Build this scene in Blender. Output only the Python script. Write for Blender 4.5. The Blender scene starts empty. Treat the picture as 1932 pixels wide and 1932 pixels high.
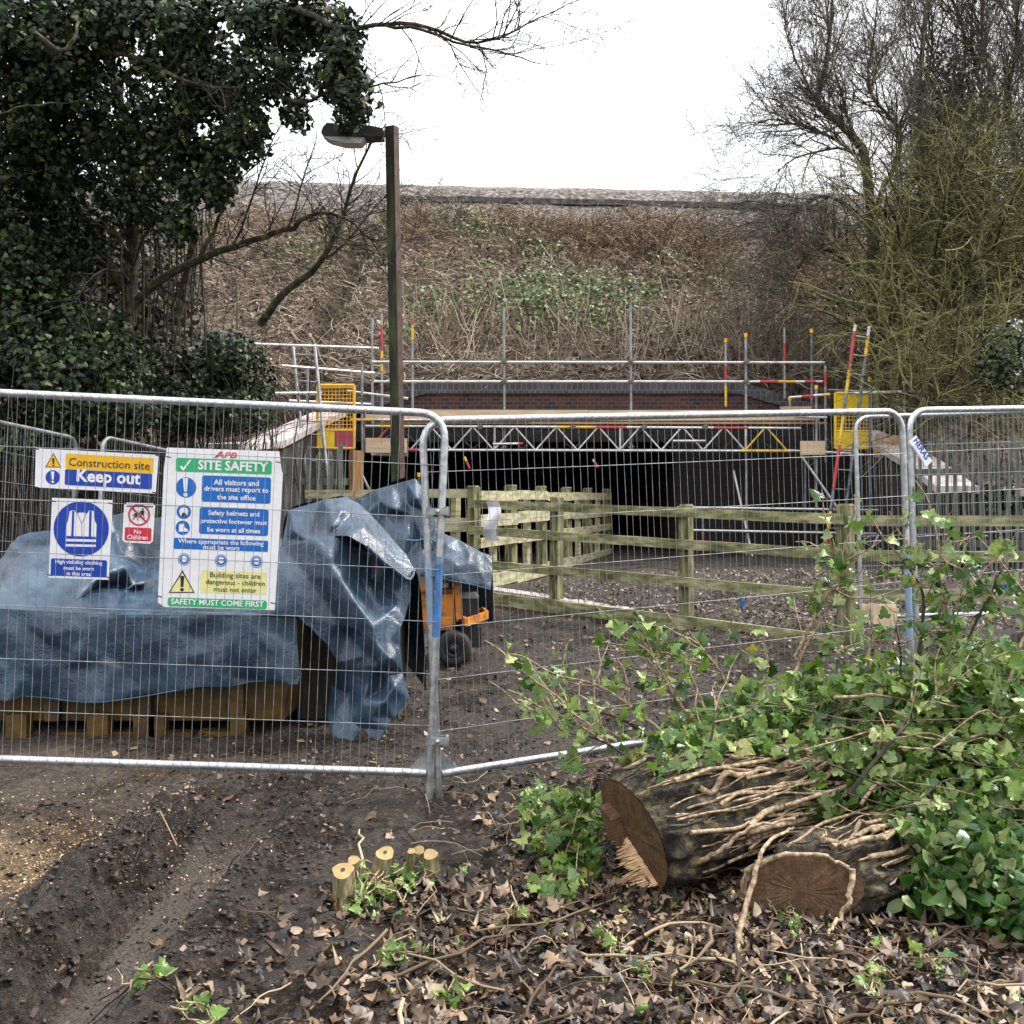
import bpy, math, random
import numpy as np
from mathutils import Vector, Matrix
R_ = math.radians
random.seed(7)
rng = np.random.default_rng(11)
C = bpy.context.scene.collection
SC = bpy.context.scene

# ------------------------------------------------------------------ camera, sky, sun, exposure
F = 1932.0; VH = 940.0; EYE = 1.6
cam_d = bpy.data.cameras.new('camera'); cam = bpy.data.objects.new('camera', cam_d); C.objects.link(cam)
cam.location = (0, 0, EYE); cam.rotation_euler = (R_(90), 0, 0)
cam_d.sensor_width = 36; cam_d.lens = 36; cam_d.shift_y = -26 / 1932
cam_d.clip_start = .05; cam_d.clip_end = 600
SC.camera = cam
W_ = bpy.data.worlds.new('World'); SC.world = W_; W_.use_nodes = True
nt = W_.node_tree; nt.nodes.clear()
sky = nt.nodes.new('ShaderNodeTexSky'); sky.sky_type = 'NISHITA'; sky.sun_disc = False
sky.sun_elevation = R_(48); sky.sun_rotation = R_(70); sky.dust_density = 4
hs = nt.nodes.new('ShaderNodeHueSaturation'); hs.inputs['Saturation'].default_value = .25
mx = nt.nodes.new('ShaderNodeMix'); mx.data_type = 'RGBA'; mx.inputs[0].default_value = .8
mx.inputs[7].default_value = (9.6, 9.7, 10.0, 1)          # the closed cloud deck over the clear sky
bg = nt.nodes.new('ShaderNodeBackground'); bg.inputs['Strength'].default_value = .062
ow = nt.nodes.new('ShaderNodeOutputWorld')
nt.links.new(sky.outputs[0], hs.inputs['Color']); nt.links.new(hs.outputs[0], mx.inputs[6])
tc = nt.nodes.new('ShaderNodeTexCoord'); sx = nt.nodes.new('ShaderNodeSeparateXYZ'); mr = nt.nodes.new('ShaderNodeMapRange')
mr.inputs['From Min'].default_value = 0; mr.inputs['From Max'].default_value = 1; mr.inputs['To Min'].default_value = .58; mr.inputs['To Max'].default_value = 1.75
vm = nt.nodes.new('ShaderNodeVectorMath'); vm.operation = 'SCALE'          # overcast: three times brighter overhead than at the horizon
nt.links.new(tc.outputs['Generated'], sx.inputs[0]); nt.links.new(sx.outputs[2], mr.inputs['Value']); nt.links.new(mr.outputs[0], vm.inputs['Scale'])
nt.links.new(mx.outputs[2], vm.inputs[0]); nt.links.new(vm.outputs[0], bg.inputs['Color']); nt.links.new(bg.outputs[0], ow.inputs[0])
sl = bpy.data.lights.new('sun', 'SUN'); sl.energy = 1.5; sl.angle = R_(10); sl.color = (1, .96, .9)
so = bpy.data.objects.new('sun', sl); C.objects.link(so)
_az, _el = R_(70), R_(48)
so.rotation_euler = Vector((math.sin(_az) * math.cos(_el), math.cos(_az) * math.cos(_el), math.sin(_el))).to_track_quat('Z', 'Y').to_euler()
SC.view_settings.view_transform = 'Standard'; SC.view_settings.look = 'None'
SC.view_settings.gamma = 1; SC.view_settings.exposure = 1.75
SC.cycles.max_bounces = 6; SC.cycles.diffuse_bounces = 2; SC.cycles.glossy_bounces = 3
SC.cycles.transparent_max_bounces = 4; SC.cycles.transmission_bounces = 3
SC.cycles.use_denoising = True

# ------------------------------------------------------------------ helpers
def P(u, v, Y):
    return np.array(((u - 966) / F * Y, Y, EYE + (VH - v) / F * Y))

def smooth(a, b, x):
    t = np.clip((np.asarray(x, float) - a) / (b - a), 0, 1)
    return t * t * (3 - 2 * t)

def _h(ix, iy, iz, s):
    v = np.sin(ix * 127.1 + iy * 311.7 + iz * 74.7 + s * 53.3) * 43758.5453
    return v - np.floor(v)

def vnoise(x, y, z=0., s=0.):
    x = np.asarray(x, float); y = np.asarray(y, float); z = np.asarray(z, float) + 0 * x
    ix, iy, iz = np.floor(x), np.floor(y), np.floor(z)
    fx, fy, fz = x - ix, y - iy, z - iz
    fx, fy, fz = fx * fx * (3 - 2 * fx), fy * fy * (3 - 2 * fy), fz * fz * (3 - 2 * fz)
    r = 0
    for dx in (0, 1):
        for dy in (0, 1):
            for dz in (0, 1):
                r = r + _h(ix + dx, iy + dy, iz + dz, s) * (fx if dx else 1 - fx) * (fy if dy else 1 - fy) * (fz if dz else 1 - fz)
    return r

def fbm(x, y, z=0., o=4, s=0.):
    r, a, f, t = 0, 1., 1., 0
    for k in range(o):
        r = r + a * (vnoise(np.asarray(x) * f, np.asarray(y) * f, np.asarray(z) * f, s + k) - .5); t += a; a *= .5; f *= 2.03
    return r / t * 2

class MB:
    """collects polygons and links them as one mesh object"""
    def __init__(s): s.V = []; s.n = 0; s.L = []; s.K = []; s.M = []; s.S = []
    def add(s, V, Fs, m=0, smooth=True):
        V = np.asarray(V, float).reshape(-1, 3)
        if isinstance(Fs, np.ndarray):
            s.L.append((Fs + s.n).ravel()); s.K.append(np.full(len(Fs), Fs.shape[1])); nf = len(Fs)
        else:
            for f in Fs: s.L.append(np.asarray(f) + s.n)
            s.K.append(np.array([len(f) for f in Fs])); nf = len(Fs)
        s.M.append(np.full(nf, m)); s.S.append(np.full(nf, smooth)); s.V.append(V); s.n += len(V)
        return s
    def box(s, c, size, m=0, rot=None, taper=1.):
        a, b, d = [q / 2 for q in size]
        V = np.array([(x * (taper if z > 0 else 1), y * (taper if z > 0 else 1), z) for x in (-a, a) for y in (-b, b) for z in (-d, d)])
        if rot is not None: V = V @ np.asarray(rot).T
        return s.add(V + np.asarray(c), np.array([(0, 1, 3, 2), (4, 6, 7, 5), (0, 4, 5, 1), (2, 3, 7, 6), (0, 2, 6, 4), (1, 5, 7, 3)]), m, False)
    def bar(s, p, q, w, h, m=0, up=(0, 0, 1), rough=0.):
        """beam from p to q, w thick across, h along up"""
        p, q = np.asarray(p, float), np.asarray(q, float); d = q - p; L = np.linalg.norm(d); d /= L
        up = np.asarray(up, float); sd = np.cross(d, up); sd /= np.linalg.norm(sd); up = np.cross(sd, d)
        n = max(2, int(L / .4)) if rough else 2
        V = []
        for k in range(n):
            c = p + d * L * k / (n - 1)
            j = (np.array([random.uniform(-1, 1) for _ in range(3)]) * rough)
            for (i, t) in ((-1, -1), (1, -1), (1, 1), (-1, 1)):
                V.append(c + sd * (w / 2 * i) + up * (h / 2 * t) + j)
        Fq = [(k * 4 + i, k * 4 + (i + 1) % 4, k * 4 + 4 + (i + 1) % 4, k * 4 + 4 + i) for k in range(n - 1) for i in range(4)]
        Fq += [(3, 2, 1, 0), tuple(4 * (n - 1) + i for i in range(4))]
        return s.add(V, np.array(Fq), m, False)
    def tube(s, pts, r, n=8, m=0, cap=True):
        pts = np.asarray(pts, float); K = len(pts); r = np.full(K, r) if np.isscalar(r) else np.asarray(r, float)
        T = np.gradient(pts, axis=0); T /= np.linalg.norm(T, axis=1)[:, None] + 1e-12
        a = np.array((0, 0, 1.)) if abs(T[0][2]) < .9 else np.array((1., 0, 0))
        N = np.cross(T[0], a); N /= np.linalg.norm(N); V = np.empty((K, n, 3)); th = np.arange(n) * 2 * math.pi / n
        for k in range(K):
            N = N - T[k] * N.dot(T[k]); N /= np.linalg.norm(N) + 1e-12; B = np.cross(T[k], N)
            V[k] = pts[k] + r[k] * (np.cos(th)[:, None] * N + np.sin(th)[:, None] * B)
        i = np.arange(n); Fq = np.concatenate([np.stack((k * n + i, k * n + (i + 1) % n, (k + 1) * n + (i + 1) % n, (k + 1) * n + i), 1) for k in range(K - 1)])
        b = s.n; s.add(V, Fq, m, True)
        if cap and n > 3:
            s.add(np.concatenate((V[0], V[-1])), [tuple(reversed(range(n))), tuple(range(n, 2 * n))], m, False)
        return s
    def lathe(s, c, axis, prof, n=20, m=0):
        """profile (distance along the axis, radius) turned about the axis"""
        ax = np.asarray(axis, float); ax /= np.linalg.norm(ax); a = np.array((0, 0, 1.)) if abs(ax[2]) < .9 else np.array((1., 0, 0))
        N = np.cross(ax, a); N /= np.linalg.norm(N); B = np.cross(ax, N); th = np.arange(n) * 2 * math.pi / n
        V = np.array([np.asarray(c) + ax * h + r * (math.cos(t) * N + math.sin(t) * B) for h, r in prof for t in th])
        K = len(prof)
        Fq = [(k * n + i, k * n + (i + 1) % n, (k + 1) * n + (i + 1) % n, (k + 1) * n + i) for k in range(K - 1) for i in range(n)]
        return s.add(V, np.array(Fq), m, True)
    def prism(s, poly, off, m=0):
        """closed polygon of 3-D points given thickness along off"""
        A = np.asarray(poly, float); n = len(A); V = np.concatenate((A, A + np.asarray(off)))
        return s.add(V, [tuple(range(n)), tuple(range(2 * n - 1, n - 1, -1))] + [(i, n + i, n + (i + 1) % n, (i + 1) % n) for i in range(n)], m, False)
    def build(s, name, mats, parent=None, loc=None):
        V = np.concatenate(s.V) if s.V else np.zeros((0, 3)); Lp = np.concatenate(s.L).astype(np.int32); K = np.concatenate(s.K).astype(np.int32)
        base = np.zeros(3)
        if parent is not None: base = np.array(wloc(parent))
        elif loc is not None: base = np.asarray(loc, float)
        me = bpy.data.meshes.new(name); me.vertices.add(len(V)); me.vertices.foreach_set('co', (V - base).ravel())
        me.loops.add(len(Lp)); me.loops.foreach_set('vertex_index', Lp)
        me.polygons.add(len(K)); me.polygons.foreach_set('loop_start', np.concatenate(([0], np.cumsum(K)[:-1])).astype(np.int32))
        me.polygons.foreach_set('loop_total', K)
        me.polygons.foreach_set('material_index', np.concatenate(s.M).astype(np.int32))
        me.polygons.foreach_set('use_smooth', np.concatenate(s.S).astype(bool))
        me.update(calc_edges=True); me.validate()
        for q in (mats if isinstance(mats, (list, tuple)) else [mats]): me.materials.append(q)
        o = bpy.data.objects.new(name, me); C.objects.link(o)
        if parent is not None: o.parent = parent
        elif loc is not None: o.location = loc
        return o

def wloc(o):
    v = Vector(o.location)
    while o.parent: o = o.parent; v += o.location
    return v

def tag(o, label=None, cat=None, group=None, kind=None):
    if label: o['label'] = label
    if cat: o['category'] = cat
    if group: o['group'] = group
    if kind: o['kind'] = kind
    return o

def thing(name, label, cat, loc, group=None):
    o = bpy.data.objects.new(name, None); C.objects.link(o); o.location = tuple(loc); o.empty_display_size = .2
    return tag(o, label, cat, group)

def catmull(pts, n):
    p = np.asarray(pts, float); p = np.vstack((2 * p[0] - p[1], p, 2 * p[-1] - p[-2])); m = len(p) - 3
    t = np.linspace(0, m - 1e-6, n); i = t.astype(int); f = (t - i)[:, None]
    a, b, c, d = p[i], p[i + 1], p[i + 2], p[i + 3]
    return .5 * (2 * b + (c - a) * f + (2 * a - 5 * b + 4 * c - d) * f ** 2 + (3 * b - a - 3 * c + d) * f ** 3)

def vtubes(Pt, Rd, n=3):
    """many tapered stems at once: Pt (N,K,3), Rd (N,K)"""
    N, K, _ = Pt.shape; T = np.gradient(Pt, axis=1); T /= np.linalg.norm(T, axis=2)[..., None] + 1e-9
    a = np.where(np.abs(T[:, :, 2:3]) < .8, np.array((0, 0, 1.)), np.array((1., 0, 0)))
    A = np.cross(T, a); A /= np.linalg.norm(A, axis=2)[..., None] + 1e-9; B = np.cross(T, A)
    th = np.arange(n) * 2 * math.pi / n
    V = Pt[:, :, None] + Rd[:, :, None, None] * (np.cos(th)[:, None] * A[:, :, None] + np.sin(th)[:, None] * B[:, :, None])
    i = np.arange(n); k = np.arange(K - 1)[:, None]
    f = np.stack((k * n + i, k * n + (i + 1) % n, (k + 1) * n + (i + 1) % n, (k + 1) * n + i), 2).reshape(-1, 4)
    Fq = (f[None] + (np.arange(N) * K * n)[:, None, None]).reshape(-1, 4)
    return V.reshape(-1, 3), Fq

def grow(par, parR, n, L, ang, K=5, up=0., noise=.15, tmin=.15, tmax=1., rmax=.05, tip=.3, drift=(0, 0, 0)):
    """n side shoots off the stems par (N,K,3)"""
    w = np.linalg.norm(np.diff(par, axis=1), axis=2).sum(1); idx = rng.choice(len(par), n, p=w / w.sum())
    t = rng.uniform(tmin, tmax, n) * (par.shape[1] - 1.001); i = t.astype(int); f = (t - i)[:, None]
    a, b = par[idx, i], par[idx, i + 1]; st = a * (1 - f) + b * f; tg = b - a; tg /= np.linalg.norm(tg, axis=1)[:, None] + 1e-9
    r0 = np.minimum((parR[idx, i] * (1 - f[:, 0]) + parR[idx, i + 1] * f[:, 0]) * .75, rmax)
    q = rng.normal(size=(n, 3)); q -= tg * (q * tg).sum(1)[:, None]; q /= np.linalg.norm(q, axis=1)[:, None]
    an = rng.uniform(ang[0], ang[1], n)[:, None]; d = np.cos(an) * tg + np.sin(an) * q
    ln = rng.uniform(L[0], L[1], n)[:, None] / (K - 1); out = np.empty((n, K, 3)); out[:, 0] = st
    for k in range(1, K):
        d = d + rng.normal(size=(n, 3)) * noise + np.array((0, 0, up)) + np.array(drift); d /= np.linalg.norm(d, axis=1)[:, None]
        out[:, k] = out[:, k - 1] + d * ln
    return out, r0[:, None] * np.linspace(1, tip, K)[None]

def frames(nrm, spin):
    """rotation matrices whose z is nrm, turned by spin"""
    z = nrm / (np.linalg.norm(nrm, axis=1)[:, None] + 1e-9)
    a = np.where(np.abs(z[:, 2:3]) < .9, np.array((0, 0, 1.)), np.array((1., 0, 0)))
    x = np.cross(a, z); x /= np.linalg.norm(x, axis=1)[:, None]; y = np.cross(z, x)
    c, s_ = np.cos(spin)[:, None], np.sin(spin)[:, None]
    return np.stack((x * c + y * s_, -x * s_ + y * c, z), 2)

def scatter(mb, tv, tf, pos, Rm, size, curl=None, m=0, asp=None, jit=.035):
    n = len(pos); V = np.repeat(tv[None], n, 0).copy()
    if asp is not None: V[:, :, 0] *= asp[:, None]
    V += rng.normal(size=V.shape) * (jit, jit, jit * 1.2)
    if curl is not None:
        V[:, :, 2] += curl[:, None] * (V[:, :, 1] - .45) ** 2 + rng.normal(size=n)[:, None] * .5 * V[:, :, 0] ** 2 + rng.normal(size=n)[:, None] * .25 * V[:, :, 0] * V[:, :, 1]
    V = np.einsum('nij,nkj->nki', Rm, V) * np.asarray(size)[:, None, None] + pos[:, None]
    Fq = (tf[None] + (np.arange(n) * len(tv))[:, None, None]).reshape(-1, tf.shape[1])
    mb.add(V.reshape(-1, 3), Fq, m, True)

def fan(outline, zc=.0, zf=-.18):
    o = np.array(outline, float); V = np.vstack(([(0, .36, zc)], np.c_[o, zf * np.abs(o[:, 0])])); n = len(o)
    return V, np.array([(0, 1 + i, 1 + (i + 1) % n) for i in range(n)])
def soft(o, k=2):
    o = np.array(o, float); m = len(o); q = catmull(np.vstack((o, o[:1])), m * k + 1)[:-1]; return [tuple(v) for v in q]
IVY = fan(soft([(0, .02), (.3, -.14), (.42, .02), (.58, .2), (.37, .36), (.3, .55), (.13, .8), (0, 1), (-.13, .8), (-.3, .55), (-.37, .36), (-.58, .2), (-.42, .02), (-.3, -.14)]))
OVAL = fan([(0, 0), (.22, .12), (.34, .38), (.25, .7), (0, 1.05), (-.25, .7), (-.34, .38), (-.22, .12)], 0, -.25)
MAPLE = fan([(0, 0), (.18, .02), (.5, -.05), (.42, .17), (.66, .45), (.4, .45), (.33, .56), (.2, .55), (.17, .78), (0, 1.05), (-.17, .78), (-.2, .55), (-.33, .56), (-.4, .45), (-.66, .45), (-.42, .17), (-.5, -.05), (-.18, .02)], .03, -.1)
FAR = (np.array([(0, 0, 0), (.48, .18, -.1), (.3, .6, -.06), (0, 1, -.05), (-.3, .6, -.06), (-.48, .18, -.1), (0, .45, .04)]),
       np.array([(6, 0, 1), (6, 1, 2), (6, 2, 3), (6, 3, 4), (6, 4, 5), (6, 5, 0)]))
CHIP = (np.array([(-.3, 0, 0), (.3, 0.05, .05), (.25, 1, 0), (-.2, .9, .06)]), np.array([(0, 1, 2, 3)]))

# ------------------------------------------------------------------ materials
def M_(name, rough=.7, metal=0., spec=.5):
    m = bpy.data.materials.new(name); m.use_nodes = True; b = m.node_tree.nodes['Principled BSDF']
    b.inputs['Roughness'].default_value = rough; b.inputs['Metallic'].default_value = metal; b.inputs['Specular IOR Level'].default_value = spec
    return m, m.node_tree, b

def ramp(t, src, stops, interp='LINEAR'):
    r = t.nodes.new('ShaderNodeValToRGB'); r.color_ramp.interpolation = interp; e = r.color_ramp.elements
    while len(e) > 1: e.remove(e[-1])
    for i, (p, c) in enumerate(stops):
        q = e[0] if i == 0 else e.new(p); q.position = p; q.color = (c[0], c[1], c[2], 1) if hasattr(c, '__len__') else (c, c, c, 1)
    t.links.new(src, r.inputs[0]); return r.outputs[0]

def noise(t, scale, detail=5, rough=.6, vec=None, dist=0., which='Fac'):
    n = t.nodes.new('ShaderNodeTexNoise'); n.inputs['Scale'].default_value = scale; n.inputs['Detail'].default_value = detail
    n.inputs['Roughness'].default_value = rough; n.inputs['Distortion'].default_value = dist
    if vec is None:
        vec = t.nodes.new('ShaderNodeTexCoord').outputs['Object']
    t.links.new(vec, n.inputs['Vector']); return n.outputs[which]

def mapping(t, scale=(1, 1, 1), rot=(0, 0, 0), loc=(0, 0, 0)):
    c = t.nodes.new('ShaderNodeTexCoord'); m = t.nodes.new('ShaderNodeMapping'); m.inputs['Scale'].default_value = scale
    m.inputs['Rotation'].default_value = rot; m.inputs['Location'].default_value = loc
    t.links.new(c.outputs['Object'], m.inputs['Vector']); return m.outputs[0]

def mixc(t, fac, a, b, mode='MIX'):
    m = t.nodes.new('ShaderNodeMix'); m.data_type = 'RGBA'; m.blend_type = mode
    for s_, v in ((0, fac), (6, a), (7, b)):
        if hasattr(v, 'is_output'): t.links.new(v, m.inputs[s_])
        elif s_ == 0: m.inputs[0].default_value = v
        else: m.inputs[s_].default_value = (*v, 1)
    return m.outputs[2]

def bump(t, b, h, strength=.5, dist=.02):
    n = t.nodes.new('ShaderNodeBump'); n.inputs['Strength'].default_value = strength; n.inputs['Distance'].default_value = dist
    t.links.new(h, n.inputs['Height']); t.links.new(n.outputs[0], b.inputs['Normal'])

def mat(name, stops, scale=6, rough=.7, metal=0., bmp=.3, bd=.01, vec=None, detail=5, spec=.5, rstops=None, dist=0.):
    m, t, b = M_(name, rough, metal, spec); v = mapping(t, vec) if vec else None
    n = noise(t, scale, detail, .6, v, dist); stops = [(.5 + (p - .5) * .72, c) for p, c in stops]; t.links.new(ramp(t, n, stops), b.inputs['Base Color'])
    if bmp: bump(t, b, n, bmp, bd)
    if rstops: t.links.new(ramp(t, noise(t, scale * .7, 3), rstops), b.inputs['Roughness'])
    return m

def plain(name, c, rough=.5, metal=0., var=.12, scale=8, bmp=.05, dirt=None):
    lo = [max(0, q * (1 - var)) for q in c]; hi = [min(1, q * (1 + var)) for q in c]
    st = [(.3, lo), (.7, hi)] if dirt is None else [(.3, dirt), (.45, lo), (.75, hi)]
    return mat(name, st, scale, rough, metal, bmp, .003)

def leafmat(name, stops, rough=.45, back=None, spec=.5, transl=.25, blotch=.35):
    """one tone per leaf"""
    m, t, b = M_(name, rough, 0, spec); g = t.nodes.new('ShaderNodeNewGeometry')
    c = ramp(t, g.outputs['Random Per Island'], stops)
    c = mixc(t, blotch, c, ramp(t, noise(t, 40, 3), [(.3, .35), (.7, 1.)]), 'MULTIPLY')
    if back is not None: c = mixc(t, g.outputs['Backfacing'], c, back)
    t.links.new(c, b.inputs['Base Color'])
    if transl:
        tr = t.nodes.new('ShaderNodeBsdfTranslucent'); ms = t.nodes.new('ShaderNodeMixShader'); ms.inputs[0].default_value = transl
        t.links.new(c, tr.inputs[0]); t.links.new(b.outputs[0], ms.inputs[1]); t.links.new(tr.outputs[0], ms.inputs[2])
        t.links.new(ms.outputs[0], t.nodes['Material Output'].inputs[0])
    return m

def brickmat(name, c1, c2, mortar, axes='xz', bw=.225, bh=.075, rough=.85, dirt=(.02, .018, .017), dfac=.5):
    m, t, b = M_(name, rough); co = t.nodes.new('ShaderNodeTexCoord'); s = t.nodes.new('ShaderNodeSeparateXYZ'); k = t.nodes.new('ShaderNodeCombineXYZ')
    t.links.new(co.outputs['Object'], s.inputs[0])
    for i, a in enumerate(axes): t.links.new(s.outputs['xyz'.index(a)], k.inputs[i])
    br = t.nodes.new('ShaderNodeTexBrick'); br.inputs['Scale'].default_value = 1; br.inputs['Brick Width'].default_value = bw
    br.inputs['Row Height'].default_value = bh; br.inputs['Mortar Size'].default_value = .006; br.inputs['Bias'].default_value = 0
    br.inputs['Color1'].default_value = (*c1, 1); br.inputs['Color2'].default_value = (*c2, 1); br.inputs['Mortar'].default_value = (*mortar, 1)
    t.links.new(k.outputs[0], br.inputs['Vector'])
    c = mixc(t, ramp(t, noise(t, 1.7, 6, .7), [(.4, 0.), (.72, dfac)]), br.outputs['Color'], dirt)
    t.links.new(c, b.inputs['Base Color']); bump(t, b, br.outputs['Fac'], -.4, .01)
    return m

# metals and paints
zinc = mat('galvanised_steel', [(.3, (.36, .38, .40)), (.7, (.62, .64, .66))], 22, .34, .85, .12, .002, rstops=[(.3, .28), (.7, .5)])
zinc_dull = mat('weathered_zinc', [(.3, (.18, .19, .20)), (.55, (.32, .335, .345)), (.75, (.42, .42, .40))], 14, .5, .6, .15, .002)
tube_s = mat('scaffold_tube', [(.3, (.42, .41, .40)), (.6, (.66, .66, .66)), (.8, (.5, .42, .36))], 7, .42, .6, .1, .002)
tube_d = mat('dark_scaffold_tube', [(.3, (.09, .10, .11)), (.7, (.24, .25, .27))], 7, .5, .5, .1, .002)
red_p = plain('red_band_paint', (.50, .045, .055), .5, dirt=(.25, .08, .07)); yel_p = plain('yellow_band_paint', (.75, .50, .03), .5, dirt=(.4, .28, .06))
capy = plain('yellow_plastic_cap', (.85, .50, .02), .4)
coupler = plain('steel_coupler', (.16, .15, .11), .5, .6)
gate_y = plain('yellow_gate_paint', (.86, .60, .02), .45, 0, .08, 5); gate_o = plain('amber_gate_paint', (.80, .42, .03), .45)
gate_r = plain('faded_red_panel', (.38, .06, .08), .55)
rust = mat('brown_lamp_column', [(.35, (.035, .018, .013)), (.7, (.085, .042, .030))], 9, .7, .1, .15, .004)
algae = mat('algae_on_column', [(.3, (.006, .006, .005)), (.5, (.014, .016, .007)), (.72, (.040, .052, .014))], 3.0, .85, 0, .3, .006, (3, 3, .6))
blackp = plain('black_plastic', (.018, .018, .02), .45); rubber = plain('tyre_rubber', (.016, .016, .017), .8)
lens = plain('lamp_lens', (.62, .62, .58), .25)
orange = plain('orange_machine_paint', (.62, .22, .025), .42, 0, .15, 6, dirt=(.25, .10, .03))
skip_y = plain('shade_darkened_skip_yellow', (.095, .052, .004), .55, 0, .35, 5, dirt=(.035, .018, .008))  # yellow and its dirt tone darkened to carry the shade under the tarpaulin
# timber
def wood(name, stops, scale=5, stretch=(8, 8, .7), rough=.8): return mat(name, stops, scale, rough, 0, .35, .004, stretch, 6)
rail_w = mat('mossy_rail_timber', [(.28, (.06, .062, .022)), (.5, (.19, .185, .08)), (.7, (.38, .36, .20))], 3.2, .85, 0, .3, .004, (1.2, 1.2, 5), 8)
post_w = mat('mossy_post_timber', [(.3, (.045, .05, .018)), (.52, (.135, .132, .055)), (.72, (.27, .255, .13))], 3.2, .85, 0, .3, .004, (6, 6, 1.2), 8)
pale_w = mat('pale_weathered_board', [(.3, (.19, .18, .095)), (.55, (.38, .35, .21)), (.75, (.50, .46, .30))], 3.0, .85, 0, .25, .003, (1.5, 1.5, 6), 8)
gray_w = mat('grey_weathered_pale', [(.3, (.075, .08, .07)), (.55, (.17, .18, .155)), (.75, (.26, .27, .23))], 4, .9, 0, .3, .004, (7, 7, .8), 8)
gray_g = mat('green_grey_pale', [(.3, (.045, .05, .04)), (.55, (.115, .122, .10)), (.75, (.20, .205, .17))], 4, .9, 0, .3, .004, (7, 7, .8), 8)
dark_w = mat('dark_fence_board', [(.3, (.022, .02, .017)), (.55, (.045, .04, .033)), (.75, (.075, .065, .05))], 4, .9, 0, .3, .004, (7, 7, .8), 8)
sawn_w = mat('new_sawn_post', [(.3, (.17, .085, .03)), (.6, (.32, .17, .065)), (.8, (.38, .22, .10))], 3, .7, 0, .2, .003, (9, 9, .8), 8)
ply_w = mat('plywood_board', [(.3, (.50, .37, .23)), (.7, (.68, .53, .36))], 3, .7, 0, .1, .002, (.6, 4, 4), 6)
deck_w = mat('scaffold_board', [(.3, (.26, .16, .09)), (.7, (.45, .31, .19))], 3, .8, 0, .2, .003, (.6, 5, 5), 6)
# tree and ground
bark_d = mat('dark_bark', [(.3, (.018, .014, .010)), (.55, (.05, .042, .028)), (.75, (.10, .088, .055))], 9, .95, 0, .7, .02, (1, 1, .5), 8)
bark_m = mat('mossy_branch_bark', [(.3, (.014, .012, .008)), (.5, (.042, .038, .020)), (.72, (.12, .118, .05))], 10, .95, 0, .5, .01)
twig_l = leafmat('lichened_twig', [(0, (.018, .016, .010)), (.35, (.085, .082, .034)), (.7, (.25, .245, .095)), (1, (.42, .41, .18))], .9, None, .2, 0, .5)
twig_d = leafmat('dark_twig', [(0, (.018, .014, .013)), (.5, (.05, .042, .036)), (1, (.105, .09, .07))], .9, None, .2, 0, .4)
twig_k = leafmat('grey_twig', [(0, (.035, .031, .026)), (.5, (.115, .105, .082)), (1, (.25, .235, .18))], .9, None, .2, 0, .4)
bark_l = mat('lichened_bark', [(.3, (.05, .048, .025)), (.5, (.13, .125, .06)), (.72, (.24, .235, .13))], 10, .95, 0, .5, .01)
twig_t = leafmat('tan_twig', [(0, (.05, .032, .02)), (.35, (.15, .105, .065)), (.7, (.32, .24, .15)), (1, (.50, .40, .26))], .85, None, .3, 0, .4)
stem_b = leafmat('dry_bramble_stem', [(0, (.05, .036, .027)), (.35, (.18, .135, .098)), (.7, (.39, .31, .225)), (1, (.64, .55, .42))], .9, None, .2, 0, .3)
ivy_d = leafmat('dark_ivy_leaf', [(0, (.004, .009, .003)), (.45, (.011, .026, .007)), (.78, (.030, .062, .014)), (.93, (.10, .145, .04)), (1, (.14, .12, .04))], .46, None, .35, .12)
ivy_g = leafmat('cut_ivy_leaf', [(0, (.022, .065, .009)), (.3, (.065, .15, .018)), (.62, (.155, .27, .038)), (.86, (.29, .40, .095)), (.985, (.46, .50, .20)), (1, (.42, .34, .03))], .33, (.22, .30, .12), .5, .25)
ivy_o = leafmat('flower_ivy_leaf', [(0, (.02, .07, .012)), (.5, (.045, .13, .02)), (.9, (.12, .23, .05)), (1, (.28, .30, .10))], .34, (.24, .30, .13), .5, .25)
leaf_b = leafmat('dead_leaf', [(0, (.009, .006, .004)), (.3, (.034, .020, .011)), (.54, (.088, .052, .028)), (.74, (.175, .108, .060)), (.9, (.32, .215, .13)), (.94, (.13, .115, .105)), (1, (.52, .41, .27))], .5, None, .5, .1, .45)
leaf_y = leafmat('bramble_leaf', [(0, (.03, .055, .02)), (.35, (.09, .14, .045)), (.7, (.19, .27, .10)), (1, (.36, .42, .22))], .55, None, .4, .2)
chip_m = leafmat('fresh_wood_chip', [(0, (.24, .15, .07)), (.5, (.45, .31, .16)), (1, (.66, .50, .30))], .8, None, .2, 0, .2)

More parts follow.
